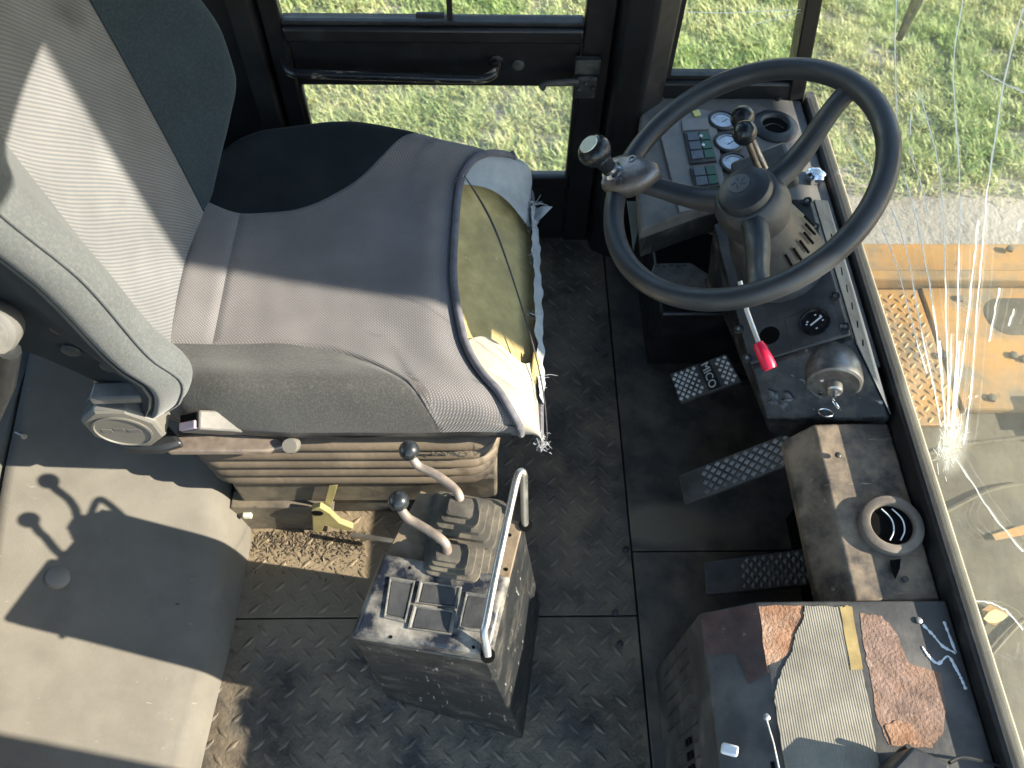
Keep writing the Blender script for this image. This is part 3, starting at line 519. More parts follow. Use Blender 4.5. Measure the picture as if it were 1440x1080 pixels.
for q in ([(0.802, 0.679, 0.154), (0.889, 0.701, 0.154), (1.003, 0.715, 0.154)], [(0.808, 0.565, 0.154), (0.899, 0.606, 0.154), (0.970, 0.620, 0.154)], [(0.795, 0.304, 0.154), (0.852, 0.350, 0.154), (0.884, 0.373, 0.154)]): MB().tube(smooth_path(q, 5), .004, 6).build('weld_seam', 'deckgrey', dk)
for q in [(1.045, 0.901, 0.156), (1.064, 0.892, 0.156), (0.969, 0.801, 0.156), (0.981, 1.045, 0.156), (1.134, 1.183, 0.156), (0.907, 0.901, 0.156)]: MB().lathe([(.009, -.002), (.009, .004), (.005, .006)], q, Z_, 6).build('deck_bolt', 'deckgrey', dk)
bk = thing('sun_blocker', 'unseen bucket-shaped blocker added ahead of the cab to shade half the windshield', 'sun blocker', (2.4, 1.1, 1.2))  # out of view, added to keep the sun off half the windshield
MB().mm((2.0, .395, 1.20), (2.04, 1.75, 2.60)).build('blocker_back_plate', 'yellow', bk); MB().prism([(2.041, .395, 1.20), (2.041, 1.75, 1.20), (2.7, 1.75, 1.56), (2.7, .395, 1.56)], (0, 0, .03)).build('blocker_floor_plate', 'yellow', bk)
for y in (.397, 1.72): MB().prism([(2.041, y, 1.24), (2.68, y, 1.60), (2.3, y, 2.55), (2.041, y, 2.55)], (0, .028, 0)).build('blocker_side_plate', 'yellow', bk)
MB().prism([(1.75, 1.62, -.2), (1.95, 1.62, -.2), (2.0, 1.62, 1.3), (2.0, 1.62, 1.7), (1.75, 1.62, .6)], (0, .08, 0)).build('blocker_arm', 'yellow', bk, bevel=.01)
wa = thing('wiper_arm', 'dark grey wiper arm outside at the top of the windshield', 'wiper', (0.556, 1.035, 0.836))
MB().tube([V((0.551, 1.036, 0.867)) + V((.03, 0, 0)), V((0.557, 1.032, 0.833)) + V((.025, 0, 0)), V((0.566, 1.035, 0.776)) + V((.018, 0, 0))], [.009, .008, .005], 8).build('arm', 'black_worn', wa)
lf = MB().prism([(0.812, 0.372, 0.158), (0.823, 0.382, 0.160), (0.834, 0.386, 0.164), (0.847, 0.382, 0.160), (0.856, 0.377, 0.158), (0.845, 0.370, 0.157), (0.831, 0.365, 0.158), (0.819, 0.366, 0.158)], (0, 0, .001)).build('leaf', 'leaf'); tag(lf, 'small yellow dry leaf lying beyond the windshield base', 'leaf')

# ------------------------------------------------------------------ operator seat
seat = thing('operator_seat', 'grey and black fabric operator seat with torn front edge and yellow foam', 'seat', (-.25, .86, 0))
def xsec(s):
    bump = sm(0, .25, s) * (1 - sm(.55, 1., s)); zc = .487 - .004 * math.sin(math.pi * s)
    zn = .508 + .020 * bump; zf = .516 + .030 * bump; dn = curve([0, .12, .4, 1], [.035, .012, .0, .0], s); df = curve([0, .15, .5, .8, 1], [-.06, -.012, .012, -.002, -.012], s)
    fr = 1 - .35 * sm(.75, 1., s)
    return [V((0, .607 + dn, .395)), V((0, .583 + dn, .420)), V((0, .577 + dn, .458)), V((0, .607 + dn, .490 + (zn - .49) * fr)), V((0, .70, zc + .006)), V((0, .865, zc)),
            V((0, 1.03, zc + .008)), V((0, 1.108 + df, .495 + (zf - .495) * fr)), V((0, 1.146 + df, .468)), V((0, 1.143 + df, .42)), V((0, 1.12 + df, .395))]
def xfront(t): return curve([0, .2, .3, .36, .42, .5, .6, .66, .72, .8, 1], [.040, .034, .008, -.025, -.052, -.069, -.063, -.045, -.012, .030, .045], t)
def S(s, t):
    p = cr(xsec(s), t); x = lerp(-.50, xfront(t), s); p.x = x; fd = 1 - sm(.80, .97, s); p.z += fd * .0030 * noise.noise(V((s * 5, t * 9, 2))) + fd * .0012 * noise.noise(V((s * 13 + t * 4, t * 16, 5)))
    p.z -= .014 * sm(.86, 1., s) ** 2 * (1 if .2 < t < .8 else .3); return p
def panel(name, fn, nu, nv, mat, parent, wu, wv, inward, seam=.0035, sw=.006, edges='uv', planar=False, **k):
    def g_(u, v):
        p = fn(u, v); d = 1e3
        if 'u' in edges: d = min(d, u * wu, (1 - u) * wu)
        if 'v' in edges: d = min(d, v * wv, (1 - v) * wv)
        return p + V(inward) * (seam * math.exp(-(d / sw) ** 2))
    mb = MB().grid(g_, nu, nv); uvs = [(p.x - .6 * p.z, p.y) for p in mb.v] if planar else [(i / nu * wu, j / nv * wv) for i in range(nu + 1) for j in range(nv + 1)]
    return mb.build(name, mat, parent, recalc=False, uvs=uvs, ang=80, **k)
cu = MB().grid(lambda u, v: S(u * .97 + .01, v) + V((0, 0, -.012)), 20, 24).build('cushion', 'skirt', seat)
def b1(s): return curve([0, .35, .55, .67, .75, .80, 1.], [.40, .402, .39, .360, .30, .125, .125], s)
def b2(s): return curve([0, .18, .35, .55, .68, .75, .80, .85, 1.], [.575, .56, .565, .595, .645, .72, .84, 1., 1.], s)
RS = .165
down = (0, 0, -1)
panel('center_panel', lambda u, v: S(lerp(RS, 1, u), lerp(b1(lerp(RS, 1, u)), b2(lerp(RS, 1, u)), v)), 80, 70, 'weave', cu, .36, .36, down, planar=True)
panel('rear_strip', lambda u, v: S(RS * u, lerp(b1(RS * u), b2(RS * u), v)), 14, 40, 'weavelight', cu, .08, .33, down, planar=True)
panel('bolster', lambda u, v: S(u * .80, lerp(.125, b1(u * .80), v)), 70, 30, 'velourwarm', cu, .5, .14, down, label='dusty dark bolster along the near side of the cushion')
panel('bolster', lambda u, v: S(u * .85, lerp(b2(u * .85), 1., v)), 70, 34, 'velourdark', cu, .5, .16, down, label='black bolster along the far side of the cushion')
panel('skirt', lambda u, v: S(u, lerp(0., .125, v)) + V((0, .004 * math.sin(u * 9) - .003, -.002 + .002 * math.sin(u * 31))), 50, 8, 'skirt', cu, .5, .05, (0, .6, 0))
# front face: foam pocket between two lining cloths
def FR(t, q, bul=.014):
    a = S(1., t); b = V((.076 - .010 * abs(t - .5) * 2, lerp(a.y, .865 + (a.y - .865) * .985, q), .375)); p = a.lerp(b, q)
    o = math.sin(math.pi * q); return p + V((bul * o, 0, bul * 1.1 * o))
tn = lambda q: .405 + .02 * q + .012 * math.sin(q * 7); tf = lambda q: .61 + .010 * math.sin(q * 5) - .0 * q
panel('foam', lambda u, v: FR(lerp(.33, .70, u), v, .003) + V((-.006, 0, -.006)), 40, 24, 'foam', cu, .3, .1, down, seam=0)
panel('lining', lambda u, v: FR(lerp(tf(v), .93, u), v), 30, 20, 'lining', cu, .12, .1, (-1, 0, 0), label='grey blue lining cloth at the far end of the torn seat front')
panel('lining', lambda u, v: FR(lerp(.06, tn(v), u), v), 34, 20, 'creamcloth', cu, .2, .1, (-1, 0, 0), label='cream lining cloth at the near end of the torn seat front')
panel('torn_edge', lambda u, v: FR(lerp(.36, .68, u), .86 + .14 * v - .035 * (1 - v) * abs(noise.noise(V((u * 14, 3, 0))))) + V((.007 + .006 * noise.noise(V((u * 22, v * 3, 1))), 0, .002)), 60, 5, 'lining', cu, .3, .02, down, seam=0)
MB().tube([S(1., t) + V((.002, 0, .004)) for t in [i / 70 * .86 + .08 for i in range(71)]], .0062, 10).build('piping', 'piping', cu)
MB().tube([FR(t, 1.) + V((.0, 0, -.002)) for t in [i / 50 * .9 + .05 for i in range(51)]], .005, 8).build('piping', 'piping', cu)
fe = MB()
for k in range(5): fe.add([FR(.395 + .003 * k, .80 + .03 * k), FR(.43, .84 + .03 * k) + V((.004, 0, .006)), FR(.41, .90) + V((.008, 0, .008)), FR(.385, .86)], [(0, 1, 2, 3)])
fe.build('foam_scrap', 'foamedge', cu, thick=.004)
th = MB()
for off in (0, .004, -.003):
    a = S(1, .625) + V((.004, 0, .008)); pts = [a, FR(.55, .30) + V((.012, off, .012)), FR(.45, .62) + V((.014, off * .6, .013)), FR(.38, .82) + V((.012, off, .012)), FR(.28, .86) + V((.01, off * 2, .01)), FR(.15, .80) + V((.006, 0, .006))]
    th.tube(smooth_path(pts, 8), .0009, 6)
th.build('loose_thread', 'thread', cu)
fz = MB()
def fray(c, n, L_, sp):
    for _ in range(n):
        d = V((random.gauss(.4, sp), random.gauss(0, sp), random.gauss(.15, sp))).normalized() * random.uniform(.3, 1) * L_; p = V(c) + V((random.gauss(0, .005), random.gauss(0, .008), random.gauss(0, .004)))
        fz.tube([p, p + d * .5 + V((0, 0, random.gauss(0, .003))), p + d], [.0006, .0005, .0003], 4)
for t_, q_, n_, l_ in ((.66, .90, 26, .03), (.40, .93, 22, .028), (.14, .75, 30, .016), (.09, .9, 24, .016), (.60, .86, 14, .02), (.55, .9, 12, .02), (.48, .9, 12, .018)): fray(FR(t_, q_), n_, l_, .6)
fray(S(1, .62), 24, .012, 1.); fray(S(1, .83), 36, .011, 1.)
fz.build('frayed_threads', M('frayed_fibre', (.40, .41, .42), .9, var=.4), cu, kind='stuff')
for (t0, dx) in ((.655, .040), (.63, .022)):
    p = FR(t0, .93); MB().add([p, p + V((dx * .6, .010, .002)), p + V((dx, .004, .006)), p + V((dx * .5, -.014, -.004)), p + V((.002, -.03, -.004))], [(0, 1, 2, 3, 4)]).build('torn_flap', 'lining', cu, thick=.0012)
# backrest
def bx(z, y): return -.13 * (z - .5)
def bsec(s):
    z = lerp(.465, 1.30, s)
    rn = curve([.465, .53, .60, .655, .80, .91, 1.1, 1.3], [-.470, -.425, -.402, -.418, -.437, -.475, -.52, -.56], z)
    rf = curve([.465, .55, .61, .69, .75, .82, .95, 1.3], [-.490, -.452, -.424, -.396, -.398, -.420, -.470, -.56], z)
    r = bx(z, 0); yn = curve([.465, .55, .7, 1.3], [.030, .010, 0, .02], z); yf = curve([.465, .6, .8, 1.3], [-.055, -.02, .0, -.03], z)
    xb = curve([.465, .59, .65, .71, .80, 1.3], [-.50, -.555, -.600, -.645, -.675, -.73], z)
    return [V((xb, .588 + yn, z)), V((lerp(xb, rn - .032, .62), .580 + yn, z)), V((rn - .034, .545 + yn, z)), V((rn, .590 + yn, z)), V((-.482 + r * .75, .682, z)), V((-.500 + r * .8, .845, z)), V((-.486 + r * .75, .985 + yf * .3, z)),
            V((rf, 1.068 + yf, z)), V((lerp(xb, rf, .62), 1.118 + yf, z)), V((lerp(xb, rf, .28), 1.120 + yf, z)), V((xb, 1.09 + yf, z))]
def B(s, t): return cr(bsec(s), t)
bkm = MB().grid(lambda u, v: B(u * .98 + .01, v) + V((-.014, 0, 0)), 24, 30).build('backrest', 'velourdark', seat)
inn = (-1, 0, 0)
panel('insert_panel', lambda u, v: B(u, lerp(.40, .60, v)), 70, 40, 'insert', bkm, .85, .32, inn)
panel('bolster', lambda u, v: B(u, lerp(.255, .40, v)), 70, 18, 'velour', bkm, .85, .12, inn, seam=.0012, label='dusty front bolster on the near side of the backrest')
panel('bolster', lambda u, v: B(u, lerp(.60, .77, v)), 70, 22, 'velourfarshade', bkm, .85, .14, inn, label='bolster with blue grey shade in its colour on the far side of the backrest')
panel('bolster', lambda u, v: B(u, lerp(.15, .255, v)), 70, 14, 'velour', bkm, .85, .08, (0, 1, 0), seam=.0012, label='light grey outer roll on the near side of the backrest')
panel('side_panel', lambda u, v: B(u, lerp(0., .15, v)), 70, 16, 'veloursideshade', bkm, .85, .14, (0, 1, 0))
panel('side_panel', lambda u, v: B(u, lerp(.77, 1., v)), 60, 16, 'velourdark', bkm, .85, .14, (0, -1, 0))
MB().tube([B(i / 60, .255) + V((.001, -.001, 0)) for i in range(61)], .0022, 8).build('seam_welt', 'velour', bkm)
MB().tube([B(i / 60, .60) + V((-.001, 0, 0)) for i in range(61)], .0018, 8).build('seam_welt', 'velourfarshade', bkm)
# backrest bottom closing and side bracket with bolts
MB().loft([[B(.0, t) for t in [i / 24 for i in range(25)]], [B(.0, t).lerp(V((-.54, .85, .45)), .6) + V((0, 0, -.02)) for t in [i / 24 for i in range(25)]]], caps=False, closed=False).build('backrest_base', 'velourdark', bkm)
for c in [(-0.523, 0.580, 0.695), (-0.530, 0.580, 0.649), (-0.497, 0.580, 0.612)]: MB().lathe([(.012, -.006), (.012, .002), (.008, .0045), (.004, .0047)], c, -Y_, 14).build('bolt', 'shellblue', bkm)
MB().box((-0.507, 0.580, 0.546), (.080, .028, .016), (V((.99, .02, .04)).normalized(), Y_, Z_)).build('bracket_flange', 'buckle', seat, bevel=.004)
# toothed hinge ring and recline knob
kc = V((-0.528, 0.573, 0.475))
gr = []
for k in range(96):
    a = 2 * math.pi * k / 96; r = .058 + (.0022 if k % 4 < 2 else 0); gr.append((a, r))
hg = MB(); c0 = kc + V((.012, .045, .01))
hg.loft([[c0 + V((math.cos(a) * r, y, math.sin(a) * r)) for a, r in gr] for y in (0, .012)]); hg.build('hinge_gear', 'brownsteel', seat)
MB().box(kc + V((.025, .036, .012)), (.10, .012, .05)).build('hinge_plate', 'tanplate', seat, bevel=.003)
kb = MB().loft([[kc + V((math.cos(math.pi / 8 + math.pi * k / 4) * r, y, math.sin(math.pi / 8 + math.pi * k / 4) * r)) for k in range(8)] for r, y in ((.048, .032), (.056, .028), (.0565, -.008), (.051, -.0125), (.042, -.0135))]).build('recline_knob', 'knobgrey', seat, bevel=.0025, ang=25)
MB().lathe([(.040, -.0135), (.041, -.016), (.038, -.0165), (.037, -.0145), (.036, -.0145)], kc, Y_, 32, ph=0).build('knob_ring', 'knobgrey', kb)
em = MB(); 
for i, (a, b) in enumerate(((-.028, -.014), (-.010, .004), (.008, .026))): em.box(kc + V(((a + b) / 2, -.0142, .002 + .004 * (i % 2))), (b - a, .002, .008))
em.build('knob_emblem', 'buckle', kb)
rb = MB()
for f_ in range(4):
    an = math.radians(90 + 45 * (f_ - 1)); rd = V((math.cos(an), 0, math.sin(an))); tg_ = V((-rd.z, 0, rd.x))
    for k in range(9): rb.box(kc + rd * .0518 + tg_ * (-.018 + k * .0045) + Y_ * .008, (.0014, .026, .0016), (tg_, Y_, rd))
rb.build('grip_ribs', 'knobgrey', kb, kind='stuff')
MB().prism([(-0.535, 0.588, 0.400), (-0.495, 0.603, 0.400), (-0.465, 0.571, 0.400), (-0.499, 0.559, 0.400), (-0.550, 0.559, 0.400), (-0.561, 0.574, 0.400)], (0, 0, .018)).build('adjuster_arm', 'plastic', seat, bevel=.006)
# seat belt buckle
bo = V((-0.408, 0.586, 0.445)); ux = V((.62, .33, -.71)).normalized(); uy = V((.80, -.20, .57)); uy = (uy - ux * uy.dot(ux)).normalized(); uz = uy.cross(ux).normalized()
bu = MB(); 
bu.loft([[bo + ux * x + uy * (sy * hy) + uz * (hz if sz > 0 else -.012) for sy, sz in ((-1, -1), (1, -1), (1, 1), (-1, 1))] for x, hy, hz in ((-.045, .025, .016), (.010, .025, .018), (.045, .017, .008), (.058, .009, .003))])
bb_ = bu.build('belt_buckle', 'buckle', seat, bevel=.003)
MB().box(bo + ux * -.0430 + uz * .002, (.008, .042, .022), (ux, uy, uz)).build('buckle_slot', 'hole', bb_)
MB().box(bo + ux * -.0450 + uz * -.004, (.010, .040, .012), (ux, uy, uz)).build('release_button', 'pink', bb_, bevel=.002)
MB().tube(smooth_path([bo + ux * .05, bo + ux * .09 + uz * -.006, bo + ux * .15 + V((0, .01, -.01))], 4), .006, 8).build('buckle_stalk', 'plastic', bb_)
# suspension: rails, bellows, base
MB().mm((-.49, .60, .375), (.02, 1.12, .394)).build('seat_pan', 'seatbase', seat, bevel=.004)
MB().prism([(-0.514, 0.588, 0.385), (-0.435, 0.601, 0.385), (-0.335, 0.590, 0.385), (-0.306, 0.578, 0.385), (-0.342, 0.566, 0.385), (-0.493, 0.566, 0.385)], (0, 0, .014)).build('slide_rail', 'brownsteel', seat, bevel=.003)
MB().lathe([(.012, 0), (.014, .012), (.011, .022)], (-0.309, 0.583, 0.390), V((0, -.6, .8)), 14).build('rail_knob', 'knobgrey', seat)
rings = []; nf = 5; zt, zb_ = .372, .205
for k in range(nf * 8 + 1):
    u = k / (nf * 8); ph = (u * nf) % 1.0; z = lerp(zt, zb_, u); o = .017 * (abs(math.sin(math.pi * ph)) ** .55) - .013; sl = .0
    tap = lerp(0, .012, u)
    rings.append(rrect((-.245, .86, z), X_, Y_, .255 + o - tap, .268 + o - tap * .6, .05, 6))
be = MB().loft(rings).build('bellows', 'bellows', seat, ang=60)
text_mesh('tpacar', 'lettering', 'deckdark', (-0.077, 0.588, 0.346), X_, V((0, .05, 1)), .020, be, .0004)
MB().prism([(-.465, .612, .205), (.004, .612, .205), (.004, 1.11, .205), (-.465, 1.11, .205)], (0, 0, -.10)).build('upper_base', 'seatbase', seat, bevel=.006)
MB().mm((-.486, .635, .002), (.000, 1.10, .105)).build('lower_base', 'black_worn', seat, bevel=.004)
MB().prism([(-.486, .60, .002), (-.486, .60, .105), (-.345, .60, .105), (-.30, .60, .085), (-.335, .60, .004)], (0, .034, 0)).build('slide_channel', 'seatbase', seat, bevel=.002)
MB().box((-0.461, 0.598, 0.077), (.016, .012, .012)).build('channel_stop', 'cream', seat, bevel=.002)
yl = MB().prism([(-0.331, 0.585, 0.130), (-0.313, 0.585, 0.139), (-0.301, 0.585, 0.113), (-0.290, 0.585, 0.065), (-0.269, 0.585, 0.040), (-0.275, 0.585, 0.026), (-0.306, 0.585, 0.037), (-0.319, 0.585, 0.059), (-0.333, 0.585, 0.019), (-0.349, 0.585, 0.023)], (0, .012, 0)).build('yellow_latch', 'yellowpaint', seat, bevel=.002, label='yellow painted slide latch below the bellows')
MB().lathe([(.011, -.001), (.010, .0005)], (-0.323, 0.584, 0.115), -Y_, 14).build('latch_hole', 'hole', yl)
MB().prism([(-0.311, 0.600, 0.123), (-0.290, 0.600, 0.197), (-0.273, 0.600, 0.203), (-0.300, 0.600, 0.110)], (0, .004, 0)).build('latch_tab', 'yellowpaint', yl, bevel=.001)
MB().tube([(-0.269, 0.570, 0.045), (-0.179, 0.554, 0.045)], .006, 4).build('slide_rod', 'steel', seat)
# folded armrest end at the picture's left edge
ar = MB().lathe([(.022, .004), (.030, 0), (.033, -.008), (.033, -.03), (.026, -.04)], (-0.574, 0.540, 0.742), V((.25, -.85, .5)), 28).build('armrest_pad', 'buckle', seat)
MB().lathe([(.023, .0045), (.021, .0055)], (-0.574, 0.540, 0.742), V((.25, -.85, .5)), 24).build('pad_cap', 'buckle', ar)
MB().tube([(-0.560, 0.535, 0.715), (-0.603, 0.535, 0.641), (-0.668, 0.535, 0.552)], .013, 10).build('armrest_tube', 'plastic', ar)

# ------------------------------------------------------------------ side cover (beige) and rear panel
def HX(y): return curve([-.1, .15, .4, .56, .70, .9], [-.500, -.496, -.480, -.474, -.50, -.55], y)
def HZ(x, y):
    u = HX(y) - x
    if u <= 0: return 0.
    return (.065 + .30 * max(0, y - .36)) * (1 - math.exp(-(u / .010))) + .40 * max(0, u - .03)
mt['plugbeige'] = M('beige_plug', (.22, .205, .175), .6, var=.1)
hp = MB()
def hfn(a, b):
    y = lerp(-.07, .90, b); u = a ** 2 * (.815 + HX(y)); x = HX(y) - u
    return V((x, y, HZ(x, y) + .0012 * noise.noise(V((a * 6, b * 10, 0)))))
hp.grid(hfn, 44, 40)
hc = hp.build('side_cover', 'hump', None, recalc=False, ang=70, thick=.004); tag(hc, 'beige grey moulded cover on the floor at lower left', 'cover')
def onh(p, lift=0.): return V((p[0], p[1], HZ(p[0], p[1]) + lift))
cap = MB(); pc = onh((-0.723, 0.447, 0.200)); nrm = V((.40, 0, 1)).normalized()
cap.lathe([(.0195, -.004), (.0200, .003), (.017, .008), (.010, .0105), (.003, .0112)], pc, nrm, 24); cap.build('dome_plug', 'plugbeige', hc)
ho = onh((-0.547, 0.431, 0.105), .0015); MB().lathe([(.009, 0), (.008, .0006)], ho, nrm, 14).build('hole', 'hole', hc)
for (a, b) in ((.006, .004), (-.004, .008)): MB().box(ho + V((a - .012, b, .0005)), (.007, .004, .001)).build('chip', 'hole', hc)
rp = MB().prism([(-.822, -.07, .175), (-.822, .36, .175), (-.822, .72, .285), (-.822, 1.36, .285), (-1.20, 1.36, .36), (-1.20, -.07, .36)], (0, 0, -.18)).build('rear_shelf', 'rearpanel', None, bevel=.004); tag(rp, 'grey sloping panel behind the seat at the left edge', 'panel')
sw = MB().lathe([(.002, 0), (.002, .018), (.005, .019), (.005, .022)], V((-0.804, 0.661, 0.285)), V((1, -.5, .12)), 10).build('loose_screw', 'steel'); tag(sw, 'small pale screw lying on the panel behind the seat', 'screw')
# grit beside the seat base
db = MB()
for k in range(1500):
    x = random.uniform(-.465, -.25); y = .594 - abs(random.gauss(0, .030)) * (1 + .5 * noise.noise(V((x * 25, 0, 0))))
    if y < .43: continue
    r = .0006 + .0022 * random.random() ** 3
    a = random.uniform(0, 6.28); u = V((math.cos(a), math.sin(a), random.uniform(-.3, .3))); v = V((-u.y, u.x, 0)) * random.uniform(.4, 1.); e_ = random.uniform(1.2, 3.5)
    c = V((x, y, .0008)); db.add([c - u * r * e_, c + v * r, c + u * r * e_, c - v * r, c + Z_ * r * random.uniform(.6, 1.3)], [(0, 1, 4), (1, 2, 4), (2, 3, 4), (3, 0, 4)])
tag(db.build('grit', 'dirt', None, smooth=False), 'dry brown grit heaped against the seat base', 'grit', kind='stuff')
# ------------------------------------------------------------------ lever console
CZ = .50
con = thing('lever_console', 'black steel lever console with two ball levers and a hand rail', 'console', (-.06, .35, 0))
tq = [(-0.173, 0.260, 0.492), (-0.007, 0.231, 0.492), (0.038, 0.409, 0.492), (-0.102, 0.457, 0.492)]
bq = [V((-.190, .285, .002)), V((.047, .217, .002)), V((.084, .450, .002)), V((-.140, .440, .002))]
MB().loft([bq, [V(q) for q in tq]]).build('body', 'console', con, bevel=.004)
MB().prism([tuple(V(q) + V((0, 0, .0005))) for q in ((-0.142, 0.362, 0.492), (0.018, 0.332, 0.492), (0.037, 0.408, 0.492), (-0.100, 0.455, 0.492))], (0, 0, .006)).build('lever_plate', 'tanplate', con, bevel=.0015)
hp_ = [(-0.143, 0.365, 0.492), (0.019, 0.333, 0.492), (-0.005, 0.233, 0.492), (-0.174, 0.261, 0.492)]
hc_ = sum((V(q) for q in hp_), V()) / 4
pnl = MB().loft([[V(q) + V((0, 0, .0002)) for q in hp_], [hc_ + (V(q) - hc_) * 1.0 + V((0, 0, .012)) for q in hp_], [hc_ + (V(q) - hc_) * .93 + V((0, 0, .020)) for q in hp_]]).build('switch_panel', 'bluepanel', con, bevel=.003)
def sw_rocker(q, z, nm='blank_switch', mfr='bluepanel', min_='podplastic', parent=con, hgt=.003):
    q = [V(p) for p in q]; c = sum(q, V()) / 4; n = (q[1] - q[0]).cross(q[2] - q[1]).normalized()
    if n.z < 0: n = -n
    ins = [c + (p - c) * .90 for p in q]; in2 = [c + (p - c) * .80 for p in q]
    fr = MB().loft([q, [p + n * hgt for p in [c + (p - c) * .97 for p in q]], [p + n * hgt for p in ins], [p + n * .0005 for p in in2]], caps=False).build(nm, mfr, parent)
    MB().loft([[p + n * .0004 for p in in2], [p + n * (hgt * .55) for p in [c + (p - c) * .76 for p in q]]]).build('cap', min_, fr)
    return fr
mt['bezel'] = M('dusty_bezel', (.06, .06, .06), .45, dust=((.24, .225, .19), .42, 30, .8))
for q in ([(-0.131, 0.332, 0.512), (-0.099, 0.326, 0.513), (-0.108, 0.274, 0.512), (-0.135, 0.280, 0.512)], [(-0.094, 0.326, 0.512), (-0.041, 0.318, 0.512), (-0.046, 0.291, 0.512), (-0.099, 0.298, 0.512)], [(-0.100, 0.296, 0.512), (-0.047, 0.288, 0.512), (-0.052, 0.259, 0.512), (-0.106, 0.267, 0.512)], [(-0.036, 0.312, 0.512), (-0.002, 0.307, 0.512), (-0.011, 0.261, 0.512), (-0.046, 0.266, 0.512)]): sw_rocker(q, CZ, mfr='bezel')
for p in [(-0.107, 0.343, 0.512), (-0.021, 0.328, 0.512), (-0.125, 0.258, 0.512), (-0.026, 0.245, 0.512)]: MB().lathe([(.0022, -.0005), (.002, .0003)], p, Z_, 10).build('screw_hole', 'hole', pnl)
def boot(cx, hu, hv, h, top, steps=6):
    c = V(cx); u = V((.985, -.17, 0)).normalized(); v = V((.17, .985, 0)).normalized(); rings = []
    for k in range(steps):
        f = k / steps; f2 = (k + .85) / steps; cc = c.lerp(V(top), f); cc.z = c.z + h * f; s = 1 - .80 * f
        rings.append(rrect(cc, u, v, hu * s, hv * s, .010 * s + .003, 4))
        c2 = c.lerp(V(top), f); c2.z = c.z + h * f2; s2 = s * .975
        rings.append(rrect(c2, u, v, hu * s2, hv * s2, .010 * s + .003, 4))
    ct = V(top); rings.append(rrect((ct.x, ct.y, c.z + h), u, v, hu * .26, hv * .26, .006, 4))
    return MB().loft(rings).build('lever_boot', 'boot', con, ang=18)
boot((-0.038, 0.405, 0.499), .052, .040, .052, (-0.045, 0.410, 0.540)); boot((-0.046, 0.353, 0.499), .048, .036, .036, (-0.060, 0.355, 0.535))
for pts, kn in (([(-0.045, 0.416, 0.535), (-0.045, 0.422, 0.552), (-0.054, 0.434, 0.555), (-0.076, 0.450, 0.558), (-0.095, 0.459, 0.560), (-0.103, 0.465, 0.566), (-0.108, 0.473, 0.570)], (-0.109, 0.475, 0.576)),
                ([(-0.059, 0.355, 0.530), (-0.061, 0.362, 0.545), (-0.074, 0.372, 0.550), (-0.095, 0.385, 0.552), (-0.108, 0.392, 0.555), (-0.116, 0.401, 0.560), (-0.118, 0.406, 0.564)], (-0.119, 0.408, 0.570))):
    lv = MB().tube(smooth_path(pts, 6), .0058, 12).build('lever', 'brownsteel', con)
    MB().ball(kn, .0132, 24).build('ball_knob', 'knob', lv)
rail = smooth_path([(-0.009, 0.235, 0.512), (-0.011, 0.247, 0.522), (-0.013, 0.258, 0.532), (-0.010, 0.270, 0.537), (-0.002, 0.310, 0.545), (0.008, 0.354, 0.556), (0.019, 0.401, 0.568), (0.027, 0.434, 0.576), (0.032, 0.444, 0.576), (0.036, 0.443, 0.570), (0.037, 0.432, 0.546), (0.039, 0.405, 0.498)], 5)
MB().tube(rail, .0052, 12).build('hand_rail', 'steel', con)
for p in ((-0.009, 0.235, 0.513), (0.040, 0.404, 0.500)): MB().lathe([(.009, -.001), (.009, .0015)], p, Z_, 14).build('rail_socket', 'hole', con)
for p in [(0.019, 0.391, 0.499), (-0.024, 0.388, 0.499), (0.014, 0.345, 0.499)]: MB().lathe([(.0026, -.0005), (.002, .0006)], p, Z_, 10).build('screw_hole', 'hole', con)

# ------------------------------------------------------------------ steering wheel
WN = V((-.62, -.05, 1)).normalized(); WC = V((.357, .875, .656)); WU = Y_.cross(WN).normalized(); WV = WN.cross(WU)
whl = thing('steering_wheel', 'black three spoke steering wheel with spinner knob', 'steering wheel', WC - WN * .05)
def wp(r, a, h=0.): a = math.radians(a); return WC + (WU * math.cos(a) + WV * math.sin(a)) * r + WN * h
MB().tube([wp(.2, 360 * k / 96) for k in range(96)], .0162, 18, closed=True).build('rim', 'wheel', whl)
HUBH = -.045
def spoke(a, w0, w1):
    rings = []
    for i in range(13):
        f = i / 12; r = lerp(.196, .022, f); h = HUBH * sm(0, .75, f) - .004; wd = lerp(w0, w1, f ** 1.3) * (1 + .25 * (1 - sm(0, .12, f))); tk = lerp(.0085, .015, f)
        c = wp(r, a, h); d = wp(1, a) - WC; sd = WN.cross(d).normalized()
        rings.append([c + sd * (wd * x) + WN * (tk * z) for x, z in ((-1, -.7), (-.9, .3), (-.55, 1), (.55, 1), (.9, .3), (1, -.7), (.6, -1), (-.6, -1))])
    return MB().loft(rings).build('spoke', 'wheel', whl, ang=55, bevel=0)
for a in (26.5, 152., -92.5): spoke(a, .0145, .021)
HC = WC + WN * HUBH
MB().lathe([(.050, -.055), (.056, -.03), (.054, -.005), (.047, .010), (.043, .013)], HC, WN, 36).build('hub', 'hubgrey', whl)
hbc = MB().lathe([(.041, .008), (.0415, .016), (.038, .024), (.028, .029), (.015, .0305), (.002, .031)], HC, WN, 36).build('hub_cap', 'wheel', whl)
MB().lathe([(.0165, .0300), (.0165, .0318), (.0135, .0325), (.002, .0327)], HC + WU * -.004 + WV * .006, WN, 20).build('emblem', 'podside', hbc)
em = MB()
for k in range(5):
    a = k * 1.3; p = HC + WN * .0327 + WU * -.004 + WV * .006; em.tube([p + (WU * math.cos(a) + WV * math.sin(a)) * .004, p + (WU * math.cos(a + .5) + WV * math.sin(a + .5)) * .011], .0007, 5)
